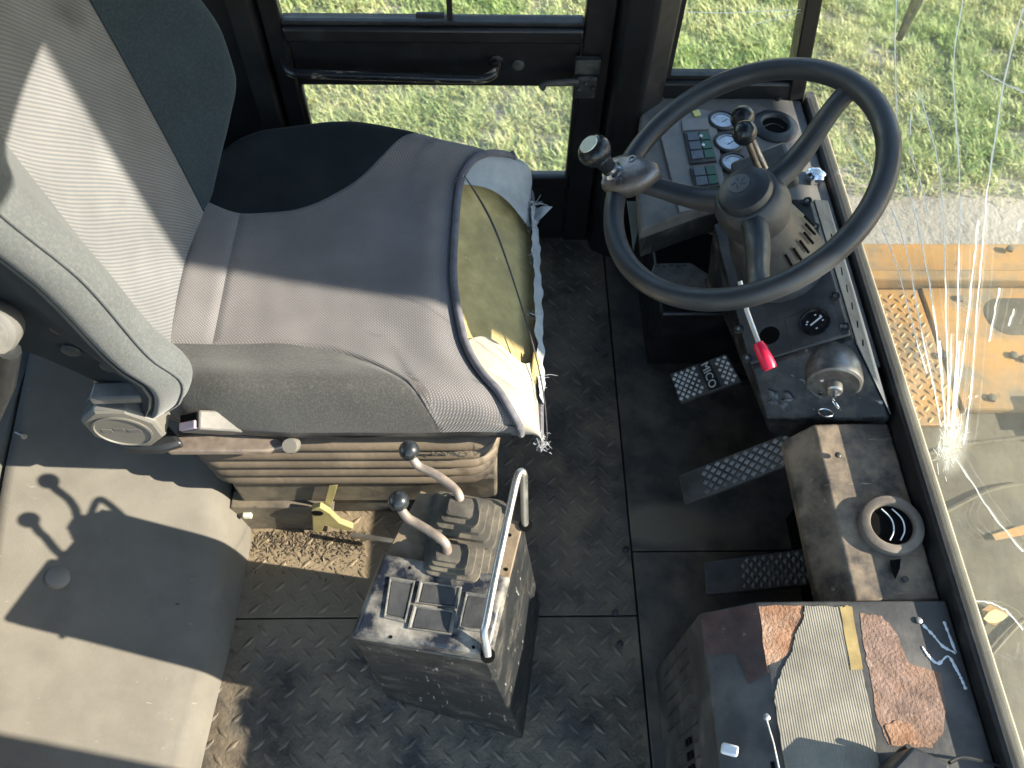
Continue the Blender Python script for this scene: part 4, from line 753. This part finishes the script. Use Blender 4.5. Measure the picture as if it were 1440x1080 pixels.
em.build('emblem_relief', 'podplastic', hbc)
# spinner knob clamped on the rim
ka = 152.; kp = wp(.2, ka); dr_ = (wp(1, ka) - WC); td = WN.cross(dr_).normalized()
def kq(r, t, h): return kp + dr_ * r + td * t + WN * h
cl = MB(); out = [(.024, -.026), (.026, .0), (.022, .026), (.0, .038), (-.030, .034), (-.055, .018), (-.072, -.006), (-.060, -.022), (-.030, -.034), (.0, -.036)]
cl.loft([[kq(r * .96, t * .96, -.004) for r, t in out], [kq(r, t, .010) for r, t in out], [kq(r * .9, t * .9, .020) for r, t in out], [kq(r * .6 - .004, t * .6, .0245) for r, t in out]])
sk = cl.build('spinner_knob', 'castalu', whl, ang=50)
for r, t in ((-.014, .022), (-.022, -.020)): MB().lathe([(.007, .0), (.007, .004), (.0045, .0045), (.004, .002)], kq(r, t, .021), WN, 14).build('clamp_bolt', 'castalu', sk)
KA = (WN + dr_ * .12 + td * 0).normalized(); kb0 = kq(.004, .004, .018)
MB().lathe([(.018, 0), (.0175, .008), (.013, .012), (.0125, .020)], kb0, KA, 20).build('collar', 'chrome', sk)
MB().lathe([(.0125, .016), (.0135, .03), (.015, .040), (.022, .046), (.0262, .055), (.0262, .064), (.022, .072), (.014, .076)], kb0, KA, 28).build('grip', 'knob', sk)
MB().lathe([(.0155, .0755), (.0150, .0772), (.002, .0776)], kb0 + dr_ * .0, KA, 24).build('disc', 'cream', sk)

# ------------------------------------------------------------------ steering column with instrument pod
col = thing('steering_column', 'black steering column pod with ignition switch and red tipped lever', 'steering column', (.47, .82, .002))
PN = WN
T = [V(q) for q in ((0.415, 0.714, 0.400), (0.551, 0.715, 0.484), (0.543, 0.996, 0.493), (0.504, 1.020, 0.470), (0.397, 1.018, 0.404))]
Lr = [V(q) for q in ((0.447, 0.652, 0.334), (0.611, 0.607, 0.418), (0.602, 1.050, 0.435))] + [T[3] + V((.03, .02, -.12)), T[4] + V((.02, 0, -.14))]
bot = [V((q.x, q.y, .26)) + V((.03 if i in (0, 4) else -.01, .02 if i < 2 else 0, 0)) for i, q in enumerate(Lr)]
MB().loft([bot, Lr, T]).build('pod', 'podblack', col, bevel=.005, ang=30)
pc0 = sum(T, V()) / 5; cov = [pc0 + (q - pc0) * .985 for q in T]
tc_ = MB().prism([tuple(q + PN * .0005) for q in cov], PN * .006).build('pod_cover', 'podplastic', col, bevel=.003)
nr = (Lr[1] - T[1]).cross(T[2] - T[1]).normalized()
if nr.z < 0: nr = -nr
sc_ = (T[1] + Lr[1] + Lr[2] + T[2]) / 4
sq = [T[1].lerp(Lr[1], .08), Lr[1].lerp(T[1], .05), Lr[2].lerp(T[2], .05), T[2].lerp(Lr[2], .08)]
sd_ = MB().prism([tuple(q + nr * .0006) for q in sq], nr * .002).build('pod_side', 'podside', col, bevel=.001)
for k in range(7):
    f = .12 + k * .10; a = sq[0].lerp(sq[3], f).lerp(sq[1].lerp(sq[2], f), .35); b = sq[0].lerp(sq[3], f + .06).lerp(sq[1].lerp(sq[2], f + .06), .45)
    MB().tube([a + nr * .003, b + nr * .003], .0016, 5).build('louvre', 'hole', sd_)
for p in [(0.537, 0.990, 0.490), (0.539, 0.933, 0.488), (0.543, 0.791, 0.483), (0.546, 0.732, 0.482), (0.410, 0.786, 0.400), (0.414, 0.728, 0.400)]:
    bo_ = MB().lathe([(.0080, .0065), (.0080, .0088), (.0062, .0098), (.0040, .0090)], p, PN, 16).build('bolt', 'podblack', col)
    MB().lathe([(.0034, .0088), (.0030, .0098), (.0015, .0100)], p, PN, 10).build('bolt_socket', 'steel', bo_)
gq = [V(p) + PN * .0066 for p in [(0.473, 0.781, 0.439), (0.537, 0.780, 0.479), (0.539, 0.720, 0.477), (0.475, 0.718, 0.437)]]
MB().prism(gq, PN * .0015).build('gauge_plate', 'podplastic', tc_, bevel=.001)
gd = V((0.510, 0.755, 0.461)) + PN * .0082
gau = MB().lathe([(.0235, 0), (.0240, .003), (.0215, .0036), (.0205, .001), (.002, .0009)], gd, PN, 28).build('hour_gauge', 'gaugeblack', col, label='round black gauge with white needle on the column pod')
gu = (T[1] - T[0]).normalized(); gv = PN.cross(gu)
MB().box(gd + gu * .003 + gv * .001 + PN * .0022, (.022, .0026, .0006), ((gu * .9 + gv * .45).normalized(), (gv * .9 - gu * .45).normalized(), PN)).build('needle', 'white', gau)
for a, b in ((-.010, .004), (.004, .012), (.013, -.001), (.001, -.012), (-.012, .0), (.011, .008)): MB().box(gd + gu * a + gv * b + PN * .0019, (.003, .002, .0005), (gu, gv, PN)).build('tick', 'white', gau)
MB().lathe([(.0165, .0066), (.0160, .0071)], (0.449, 0.758, 0.423), PN, 24).build('empty_gauge_hole', 'hole', tc_)
# shroud between hub and pod
MB().lathe([(.050, -.02), (.052, .01), (.064, .06), (.072, .12), (.080, .168)], HC - WN * .052, -WN, 32).build('shroud', 'hubgrey', col)
for k in range(6):
    a = math.radians(-70 + k * 14); d = WU * math.cos(a) + WV * math.sin(a); p = HC - WN * .09 + d * .0625
    MB().tube([p, p - WN * .03 + d * .007], .0022, 5).build('vent_slit', 'hole', col)
# ignition switch and key
iax = V((-.24, -1, .10)).normalized(); io = V((0.535, 0.690, 0.431))
ig = MB().lathe([(.043, -.03), (.043, .020), (.041, .031), (.037, .033), (.035, .0305), (.002, .0300)], io, iax, 36).build('ignition_switch', M('scuffed_aluminium', (.24, .235, .22), .36, metal=.75, var=.5, vs=30, dust=((.09, .08, .07), .45, 26, .8)), col)
MB().lathe([(.0125, .030), (.0125, .044), (.010, .046), (.002, .046)], io, iax, 20).build('lock_barrel', 'steel', ig)
for a in (.5, 2.6, 4.2): MB().lathe([(.003, .031), (.003, .033)], io + (X_ * math.cos(a) + Z_ * math.sin(a)) * .028, iax, 8).build('rivet', 'chrome', ig)
ke = io + iax * .046
MB().box(ke + iax * .006, (.003, .012, .012), (X_, iax, Z_)).build('key', 'chrome', ig)
def ring(c, n, r, rr): 
    n = V(n).normalized(); u = n.orthogonal().normalized(); v = n.cross(u)
    return MB().tube([V(c) + (u * math.cos(2 * math.pi * k / 28) + v * math.sin(2 * math.pi * k / 28)) * r for k in range(28)], rr, 6, closed=True)
ring(ke + iax * .016 + V((.006, 0, -.012)), (.7, .3, .4), .012, .0011).build('key_ring', 'chrome', ig); ring(ke + iax * .022 + V((-.004, 0, -.028)), (0, .5, 1), .011, .0011).build('key_ring', 'chrome', ig)
mk = MB()
for k in range(9):
    f = random.random(); p = T[0].lerp(Lr[0], .45 + .4 * random.random()).lerp(T[1].lerp(Lr[1], .6), .05 + .22 * f); nn_ = (T[1] - T[0]).cross(Lr[0] - T[0]).normalized(); nn_ = -nn_ if nn_.z < 0 else nn_
    d = V((random.gauss(0, 1), random.gauss(0, 1), 0)).normalized(); d = (d - nn_ * d.dot(nn_)).normalized(); e = nn_.cross(d); c = p + nn_ * .0012
    mk.add([c + d * .012 + e * .002, c + e * .006 - d * .003, c - d * .010 + e * .001, c - e * .005], [(0, 1, 2, 3)])
mk.build('worn_paint', 'podside', col, thick=.0006)
# lever with red tip
rl = MB().tube([(0.374, 0.784, 0.535), (0.387, 0.750, 0.505), (0.406, 0.705, 0.478)], [.004, .0042, .0042], 10).build('red_lever', 'steel', col)
MB().tube([(0.404, 0.708, 0.480), (0.408, 0.700, 0.476), (0.419, 0.675, 0.466), (0.421, 0.670, 0.464)], [.0075, .010, .0112, .0095], 16).build('red_tip', 'red', rl)
# twin ball-topped selector levers beyond the hub
for a, b, c in (((0.395, 1.039, 0.630), (0.432, 1.020, 0.575), (0.473, 1.005, 0.515)), ((0.386, 0.987, 0.645), (0.417, 0.986, 0.590), (0.458, 0.995, 0.525))):
    s_ = MB().tube([a, b, c], .0052, 10).build('selector_lever', 'castalu', col); MB().ball(a, .0188, 24, (1, 1, 1.05)).build('ball_knob', 'knob', s_)
MB().box(V((0.469, 1.050, 0.500)), (.10, .07, .05), (WU, WV, WN)).build('selector_housing', 'podplastic', col, bevel=.008)
MB().prism([(0.508, 1.128, 0.455), (0.528, 1.155, 0.455), (0.540, 1.140, 0.455), (0.540, 1.106, 0.455), (0.517, 1.092, 0.455)], (0, 0, .02)).build('housing_tab', 'podplastic', col, bevel=.004)
# lower column and rubber boot with plate
MB().tube([HC - WN * .15, HC - WN * .30 + V((0, 0, 0)), V((.60, .90, .10))], .035, 16).build('lower_column', 'black', col)
bt = MB().lathe([(.030, -.13), (.031, -.075), (.027, -.07), (.034, -.03), (.036, -.012), (.033, 0), (.02, .003), (.002, .0035)], (0.440, 1.014, 0.360), V((-.12, -.1, 1)), 28).build('valve_boot', 'boot', col)
MB().lathe([(.034, -.14), (.034, -.128)], (0.440, 1.014, 0.360), V((-.12, -.1, 1)), 6).build('clamp', 'black_worn', bt)
MB().prism([(0.331, 1.099, 0.205), (0.408, 1.102, 0.205), (0.456, 1.058, 0.205), (0.453, 1.019, 0.205), (0.306, 1.025, 0.205)], (0, 0, -.012)).build('valve_plate', 'rubberlabel', col, bevel=.003)
for k in range(5): MB().box(V((0.367, 1.088, 0.206)) + V((-.03 + k * .014, .004 - .002 * (k % 2), .0)), (.008, .004, .0008)).build('label_mark', 'deckdark', col)
MB().prism([(0.419, 1.137, 0.300), (0.439, 1.141, 0.300), (0.442, 1.096, 0.300), (0.424, 1.090, 0.300)], (0, 0, .004)).build('fuse_cover', 'dash', col, bevel=.001)
MB().mm((.335, .98, .002), (.60, 1.20, .190)).build('valve_block', 'black', col, bevel=.006)

# ------------------------------------------------------------------ gauge panel (dash)
DH = .425
dsh = thing('gauge_panel', 'dusty grey dash panel with gauges, rocker switches and air vent', 'dashboard', (.45, 1.2, .3))
dpoly = [(0.296, 1.350, 0.425), (0.615, 1.352, 0.425), (.6165, 1.10, .425), (.6165, .70, .425), (.568, .70, .425), (.555, 1.02, .425), (0.490, 1.083, 0.425), (0.377, 1.045, 0.425), (0.260, 0.991, 0.425), (0.266, 1.137, 0.425)]
MB().prism(dpoly, (0, 0, -.03)).build('top', 'dash', dsh, bevel=.004)
MB().prism([(p[0] + .012, p[1] + .012, .394) for p in dpoly[6:10]] + [(.30, 1.33, .394), (.56, 1.33, .394)], (0, 0, -.06)).build('tray', 'black_worn', dsh, bevel=.003)
MB().prism([(0.316, 1.278, 0.426), (0.362, 1.311, 0.426), (0.431, 1.299, 0.426), (0.433, 1.274, 0.426), (0.423, 1.096, 0.426), (0.392, 1.046, 0.426), (0.332, 1.028, 0.426)], (0, 0, .004)).build('switch_plate', 'dashlight', dsh, bevel=.0015)
for p in [(0.445, 1.270, 0.426), (0.447, 1.208, 0.426), (0.450, 1.152, 0.426)]:
    g_ = MB().lathe([(.0275, -.002), (.0280, .006), (.0255, .0085), (.0230, .0085), (.0225, .005)], p, Z_, 28).build('gauge', 'podplastic', dsh)
    fc = MB().lathe([(.0226, .0045), (.0222, .0052), (.002, .0053)], p, Z_, 24).build('face', 'gauge', g_)
    MB().box(V(p) + V((.004, -.002, .0056)), (.016, .0018, .0005), (V((.8, .6, 0)), V((-.6, .8, 0)), Z_)).build('needle', 'gaugeblack', g_)
    arc = MB(); c = V(p) + V((0, 0, .0055)); arc.tube([c + V((math.cos(a), math.sin(a), 0)) * .017 for a in [.4 + k * .22 for k in range(12)]], .0008, 5); arc.build('scale_arc', 'rocker', g_)
def bank(q4, n, parent=dsh):
    q = [V(p) for p in q4]; c = sum(q, V()) / 4; fr = MB().loft([q, [p + Z_ * .006 for p in [c + (p - c) * .97 for p in q]]]).build('switch_bank', 'podplastic', parent, bevel=.001)
    for k in range(n):
        f0 = .07 + k * .86 / n + .02; f1 = .07 + (k + 1) * .86 / n - .02
        A = q[0].lerp(q[3], f0); Bq = q[1].lerp(q[2], f0); Cq = q[1].lerp(q[2], f1); D = q[0].lerp(q[3], f1); up = Z_ * .0062
        MB().prism([A.lerp(Bq, .08) + up, A.lerp(Bq, .52) + up, D.lerp(Cq, .52) + up, D.lerp(Cq, .08) + up], Z_ * .003).build('rocker', 'rocker', fr, bevel=.0008)
        MB().prism([A.lerp(Bq, .57) + up, A.lerp(Bq, .93) + up, D.lerp(Cq, .93) + up, D.lerp(Cq, .57) + up], Z_ * .0022).build('lens', 'green', fr, bevel=.0006)
        if n == 3 and k < 2: MB().lathe([(.0030, 0), (.0030, .002)], A.lerp(Cq, .6) + Z_ * .0085, Z_, 12).build('dial_mark', 'white', fr)
bank([(0.363, 1.232, 0.430), (0.413, 1.238, 0.430), (0.417, 1.153, 0.430), (0.365, 1.145, 0.430)], 3); bank([(0.363, 1.136, 0.430), (0.412, 1.142, 0.430), (0.414, 1.088, 0.430), (0.365, 1.079, 0.430)], 2)
MB().prism([(0.364, 1.268, 0.430), (0.417, 1.275, 0.430), (0.415, 1.243, 0.430), (0.362, 1.236, 0.430)], (0, 0, .004)).build('blank_cover', 'dashlight', dsh, bevel=.001)
MB().prism([(0.388, 1.293, 0.430), (0.403, 1.298, 0.430), (0.404, 1.283, 0.430), (0.391, 1.279, 0.430)], (0, 0, .004)).build('warning_lens', 'yellowlens', dsh, bevel=.001)
vr = MB().lathe([(.046, -.002), (.045, .003), (.036, .008), (.029, .009), (.026, .007), (.024, .001)], (0.547, 1.258, 0.426), Z_, 32).build('air_vent', 'plastic', dsh)
MB().lathe([(.0245, .0010), (.024, .0018)], (0.547, 1.258, 0.426), Z_, 24).build('vent_opening', 'hole', vr)
MB().tube(smooth_path([(0.519, 1.247, 0.432), (0.532, 1.256, 0.433), (0.546, 1.258, 0.433), (0.561, 1.247, 0.432)], 4), .0008, 5).build('vent_fin', 'plastic', vr)
sk_ = MB().loft([[V((0.594, 1.115, 0.428)) + V((math.cos(a) * r * (1 + .10 * math.cos(6 * a)), math.sin(a) * r * (1 + .10 * math.cos(6 * a)), h)) for a in [2 * math.pi * k / 36 for k in range(36)]] for r, h in ((.015, -.003), (.017, .004), (.017, .012), (.012, .016), (.009, .0165))]).build('chrome_knob', 'chrome', dsh)
MB().lathe([(.0085, .0166), (.008, .0172)], (0.594, 1.115, 0.428), Z_, 16).build('knob_cap', 'gauge', sk_)
for p in [(0.334, 1.336, 0.426), (0.569, 1.338, 0.426), (0.566, 1.164, 0.426)]: MB().lathe([(.005, 0), (.005, .003), (.003, .004)], p, Z_, 10).build('screw', 'black_worn', dsh)
br = MB().prism([(0.288, 1.128, 0.360), (0.377, 1.151, 0.360), (0.396, 1.110, 0.360), (0.275, 1.037, 0.360), (0.270, 1.073, 0.360)], (0, 0, -.01)).build('switch_bracket', 'black_worn', dsh, bevel=.002)
for p in [(0.324, 1.121, 0.362), (0.351, 1.111, 0.362), (0.321, 1.080, 0.362)]: MB().lathe([(.0035, 0), (.0035, .004), (.002, .005)], p, Z_, 10).build('terminal', 'chrome', br)
MB().prism([(0.262, 1.154, 0.330), (0.285, 1.150, 0.330), (0.286, 1.110, 0.330), (0.263, 1.025, 0.330), (0.263, 1.064, 0.330)], (0, 0, -.003)).build('side_tab', M('pale_green_tab', (.25, .27, .23), .6), dsh)

# ------------------------------------------------------------------ pedals
def pedal(lbl, nl, nr_, fr_, fl_, studs, arm=True, txt=None):
    q = [V(p) for p in (nl, nr_, fr_, fl_)]; c = sum(q, V()) / 4; n = (q[1] - q[0]).cross(q[3] - q[0]).normalized()
    t = thing('pedal', lbl, 'pedal', (c.x + .05, c.y, .004), 'floor pedals below the steering column')
    MB().prism([p - n * .012 for p in q], n * .012).build('pad', 'pedalpad', t, bevel=.003)
    def at(u, v, h=0.): return q[0].lerp(q[1], u).lerp(q[3].lerp(q[2], u), v) + n * h
    s = MB(); nu, nv, u0, u1 = studs
    for i in range(nu):
        for j in range(nv * 2):
            u = lerp(u0, u1, (i + .5 + (.25 if j % 2 else -.25)) / nu); v = (j + .5) / (nv * 2) * .88 + .06
            if txt and abs(u - txt[1]) < .15: continue
            du = (u1 - u0) / nu * .34; dv = .88 / nv * .33
            ringq = [at(u - du, v, .0003), at(u, v - dv, .0003), at(u + du, v, .0003), at(u, v + dv, .0003)]
            s.loft([ringq, [at(u, v, .0024) + (p - at(u, v, .0003)) * .45 for p in ringq]])
    s.build('tread_studs', txt[2] if txt else 'silver2', t, kind='stuff', smooth=False)
    if txt:
        MB().prism([at(txt[1] - .10, .05, .0003), at(txt[1] + .10, .05, .0003), at(txt[1] + .10, .95, .0003), at(txt[1] - .10, .95, .0003)], n * .0015).build('name_strip', 'black', t)
        text_mesh(txt[0], 'lettering', 'silver', at(txt[1], .5, .0032), (q[0] - q[3]), (q[1] - q[0]), .023, t, .0004)
    e = at(.85, .5, -.012); MB().tube([e, e + V((.035, 0, -.03)), V((.63, e.y, max(.03, e.z - .02)))], .011, 10).build('pedal_arm', 'black', t)
    return t
mt['pedalpad'] = M('worn_pedal_rubber', (.055, .056, .058), .5, var=.3, dust=((.15, .145, .13), .35, 20, .5), bump=(90, .4))
mt['silver2'] = M('dull_pedal_studs', (.42, .43, .43), .5, metal=.3, var=.4, vs=40, dust=((.07, .07, .07), .4, 20, .8))
mt['silver3'] = M('dark_pedal_studs', (.30, .30, .295), .5, metal=.3, var=.4, vs=40, dust=((.05, .05, .05), .4, 20, .8))
pedal('narrow silver studded pedal with lettering strip, nearest the dash', (0.371, 0.824, 0.100), (0.473, 0.823, 0.185), (0.453, 0.887, 0.185), (0.358, 0.895, 0.100), (9, 4, .02, .98), txt=('MICO', .60, 'silver'))
pedal('long worn studded pedal rising beside the brown vent box', (0.357, 0.613, 0.080), (0.511, 0.615, 0.250), (0.518, 0.677, 0.250), (0.353, 0.675, 0.080), (9, 3, .22, .99))
mt['silver2'] = mt['silver3']
pedal('dark low studded pedal in shadow just above the rusty box', (0.375, 0.441, 0.080), (0.564, 0.440, 0.135), (0.571, 0.509, 0.135), (0.380, 0.501, 0.080), (9, 3, .33, .99))

# ------------------------------------------------------------------ vent box
vb = thing('vent_box', 'brown worn steel box with round air vent beside the windshield', 'box', (.53, .47, .002))
prof = [(.472, .312), (.467, .340), (.500, .392), (.6165, .397), (.6165, .312)]
MB().prism([(x, .332, z) for x, z in prof], (0, .282, 0)).build('housing', 'ventpaint', vb, bevel=.004)
MB().mm((.575, .332, .003), (.6165, .614, .311)).build('rear_panel', 'hole', vb)
VP = V((0.572, 0.439, 0.402)); VA = V((-.10, -.05, 1)).normalized()
vg = MB().lathe([(.044, -.004), (.045, .006), (.043, .010), (.037, .0125), (.032, .012), (.030, .009), (.0295, .002)], VP, VA, 40).build('air_vent', 'ventring', vb)
MB().lathe([(.0298, .0022), (.029, .003)], VP, VA, 28).build('vent_opening', 'hole', vg)
for o in (-.002, .0135): MB().tube(smooth_path([VP + V((o - .008, -.024, .007)), VP + V((o + .001, -.010, .008)), VP + V((o + .002, .008, .008)), VP + V((o - .008, .024, .007))], 5), .0010, 6).build('vent_fin', 'silver', vg)
MB().prism([(0.558, 0.388, 0.401), (0.574, 0.390, 0.401), (0.569, 0.376, 0.401), (0.559, 0.361, 0.401), (0.557, 0.372, 0.400)], (0, 0, .001)).build('gouge', 'hole', vb)
for p in [(0.573, 0.361, 0.400), (0.656, 0.598, 0.400), (0.522, 0.555, 0.400)]: MB().lathe([(.0045, -.001), (.0045, .002), (.003, .003)], p, Z_, 10).build('screw', 'black_worn', vb)

# ------------------------------------------------------------------ near box with peeling sheets
nb = thing('rusty_box', 'low steel box with peeling ribbed sheet and rust in front corner', 'box', (.44, .13, .002))
prof = [(.286, .002), (.288, .358), (.357, .411), (.6165, .411), (.6165, .002)]
MB().prism([(x, -.075, z) for x, z in prof], (0, .403, 0)).build('housing', 'boxpaint', nb, bevel=.003)
bn_ = V((-.053, 0, .069)).normalized()
def bev(f, y): return V((lerp(.288, .357, f), y, lerp(.358, .411, f))) + bn_ * .0004
MB().prism([bev(.02, .325), bev(.98, .325), bev(.98, .235), bev(.65, .225), bev(.52, .265), bev(.02, .270)], bn_ * .0007).build('rust_patch', 'rustdark', nb)
def sheet(nm, pts, z, t, m, par=nb, jag=.0007, **k):
    pts = [V(p) for p in pts]; out = []
    for a, b in zip(pts, pts[1:] + pts[:1]):
        for i in range(5):
            q = a.lerp(b, i / 5); out.append(q + (V((random.gauss(0, jag), random.gauss(0, jag), 0)) if i else V()))
    return MB().prism([(p.x, p.y, z) for p in out], (0, 0, t)).build(nm, m, par, smooth=False, **k)
sheet('rust_patch', [(0.357, 0.321, 0.411), (0.417, 0.322, 0.411), (0.416, 0.306, 0.411), (0.400, 0.285, 0.411), (0.389, 0.262, 0.411), (0.376, 0.252, 0.411), (0.354, 0.243, 0.411)], .4113, .0003, 'rust')
sheet('peeling_sheet', [(0.419, 0.321, 0.413), (0.470, 0.320, 0.413), (0.471, 0.275, 0.413), (0.478, 0.233, 0.413), (0.476, 0.186, 0.413), (0.470, 0.112, 0.413), (0.355, 0.114, 0.413), (0.355, 0.154, 0.413), (0.356, 0.187, 0.413), (0.357, 0.208, 0.413), (0.371, 0.235, 0.413), (0.389, 0.259, 0.413), (0.398, 0.282, 0.413), (0.415, 0.305, 0.413)], .4116, .0022, 'corrug', label='ribbed grey sheet with a torn edge on top of the rusty box')
sheet('yellow_strip', [(0.466, 0.319, 0.415), (0.483, 0.319, 0.415), (0.478, 0.237, 0.415), (0.462, 0.236, 0.415)], .4140, .0006, 'yellowstrip', jag=.0006)
sheet('rust_patch', [(0.493, 0.311, 0.411), (0.522, 0.307, 0.411), (0.537, 0.282, 0.411), (0.541, 0.246, 0.411), (0.580, 0.232, 0.411), (0.577, 0.198, 0.411), (0.562, 0.160, 0.411), (0.543, 0.142, 0.411), (0.490, 0.146, 0.411), (0.483, 0.178, 0.411), (0.487, 0.230, 0.411), (0.488, 0.275, 0.411)], .4113, .0003, 'rustpink')
sheet('rust_patch', [(0.490, 0.169, 0.413), (0.508, 0.175, 0.413), (0.526, 0.169, 0.413), (0.530, 0.147, 0.413), (0.493, 0.146, 0.413)], .4123, .0005, 'rust')
def chalk(pl_, nm='chalk_mark', m='chalk', r=.0022, par=nb):
    pts = smooth_path([V(p) for p in pl_], 7); a_, b_ = [], []
    for i, p in enumerate(pts):
        d = (pts[min(i + 1, len(pts) - 1)] - pts[max(i - 1, 0)]).normalized(); e = V((-d.y, d.x, 0)) * r * random.uniform(.35, 1.15); a_.append(p + e); b_.append(p - e)
    n = len(pts); MB().add(a_ + b_, [(i, i + 1, n + i + 1, n + i) for i in range(n - 1)]).build(nm, m, par, thick=.0003)
for pl_ in ([(0.574, 0.295, 0.412), (0.584, 0.281, 0.412), (0.593, 0.266, 0.412), (0.608, 0.257, 0.412)], [(0.604, 0.299, 0.412), (0.606, 0.278, 0.412), (0.608, 0.257, 0.412)], [(0.565, 0.266, 0.412), (0.570, 0.254, 0.412), (0.580, 0.244, 0.412), (0.596, 0.253, 0.412), (0.602, 0.237, 0.412), (0.605, 0.224, 0.412), (0.607, 0.211, 0.412)]): chalk(pl_)
for p in [(0.570, 0.300, 0.411), (0.342, 0.180, 0.411)]: MB().lathe([(.0045, 0), (.0045, .003), (.003, .004)], p, Z_, 10).build('screw', 'steel', nb)
for i in range(7):
    for j in range(2): MB().box((.2835, .072 + .018 * i, .20 + .020 * j + .0), (.002, .011, .012)).build('grille_hole', 'hole', nb)
for k in range(10): MB().box((.2832, .30 - k * .021, .17 + .004 * (k % 3)), (.0016, .0012, .20)).build('scored_line', 'black_worn', nb)
for f0, y0 in ((.42, .07), (.78, .10)): MB().prism([bev(f0, y0 - .06), bev(f0 + .06, y0 - .06), bev(f0 + .06, y0 + .03), bev(f0, y0 + .03)], bn_ * .0006).build('slot', 'hole', nb)
MB().box(V((0.296, 0.146, 0.388)), (.022, .014, .008), (V((.8, -.3, .5)).normalized(), V((.3, .95, 0)).normalized(), Z_)).build('plastic_clip', 'white', nb, bevel=.003)
MB().tube([(0.341, 0.179, 0.414), (0.345, 0.150, 0.414), (0.347, 0.114, 0.414)], .0012, 6).build('edge_wire', 'steel', nb)
# black part lying at the bottom right
bb = thing('black_block', 'black plastic block lying on the rusty box at the bottom edge', 'block', (0.526, 0.116, 0.412))
MB().loft([[V((p[0], p[1], .4125)) for p in [(0.460, 0.115, 0.475), (0.489, 0.136, 0.475), (0.527, 0.116, 0.475), (0.518, 0.076, 0.475), (0.455, 0.077, 0.475)]], [V(p) for p in [(0.460, 0.115, 0.475), (0.490, 0.137, 0.475), (0.528, 0.118, 0.475), (0.518, 0.076, 0.475), (0.455, 0.077, 0.475)]]]).build('case', 'plastic', bb, bevel=.004)
MB().tube(smooth_path([(0.540, 0.121, 0.450), (0.566, 0.128, 0.435), (0.604, 0.124, 0.420), (0.644, 0.114, 0.420)], 5), .0022, 6).build('cable', 'black', bb)
MB().tube(smooth_path([(0.479, 0.120, 0.425), (0.491, 0.134, 0.430), (0.496, 0.139, 0.450)], 5), .004, 6).build('clip', 'black', bb)
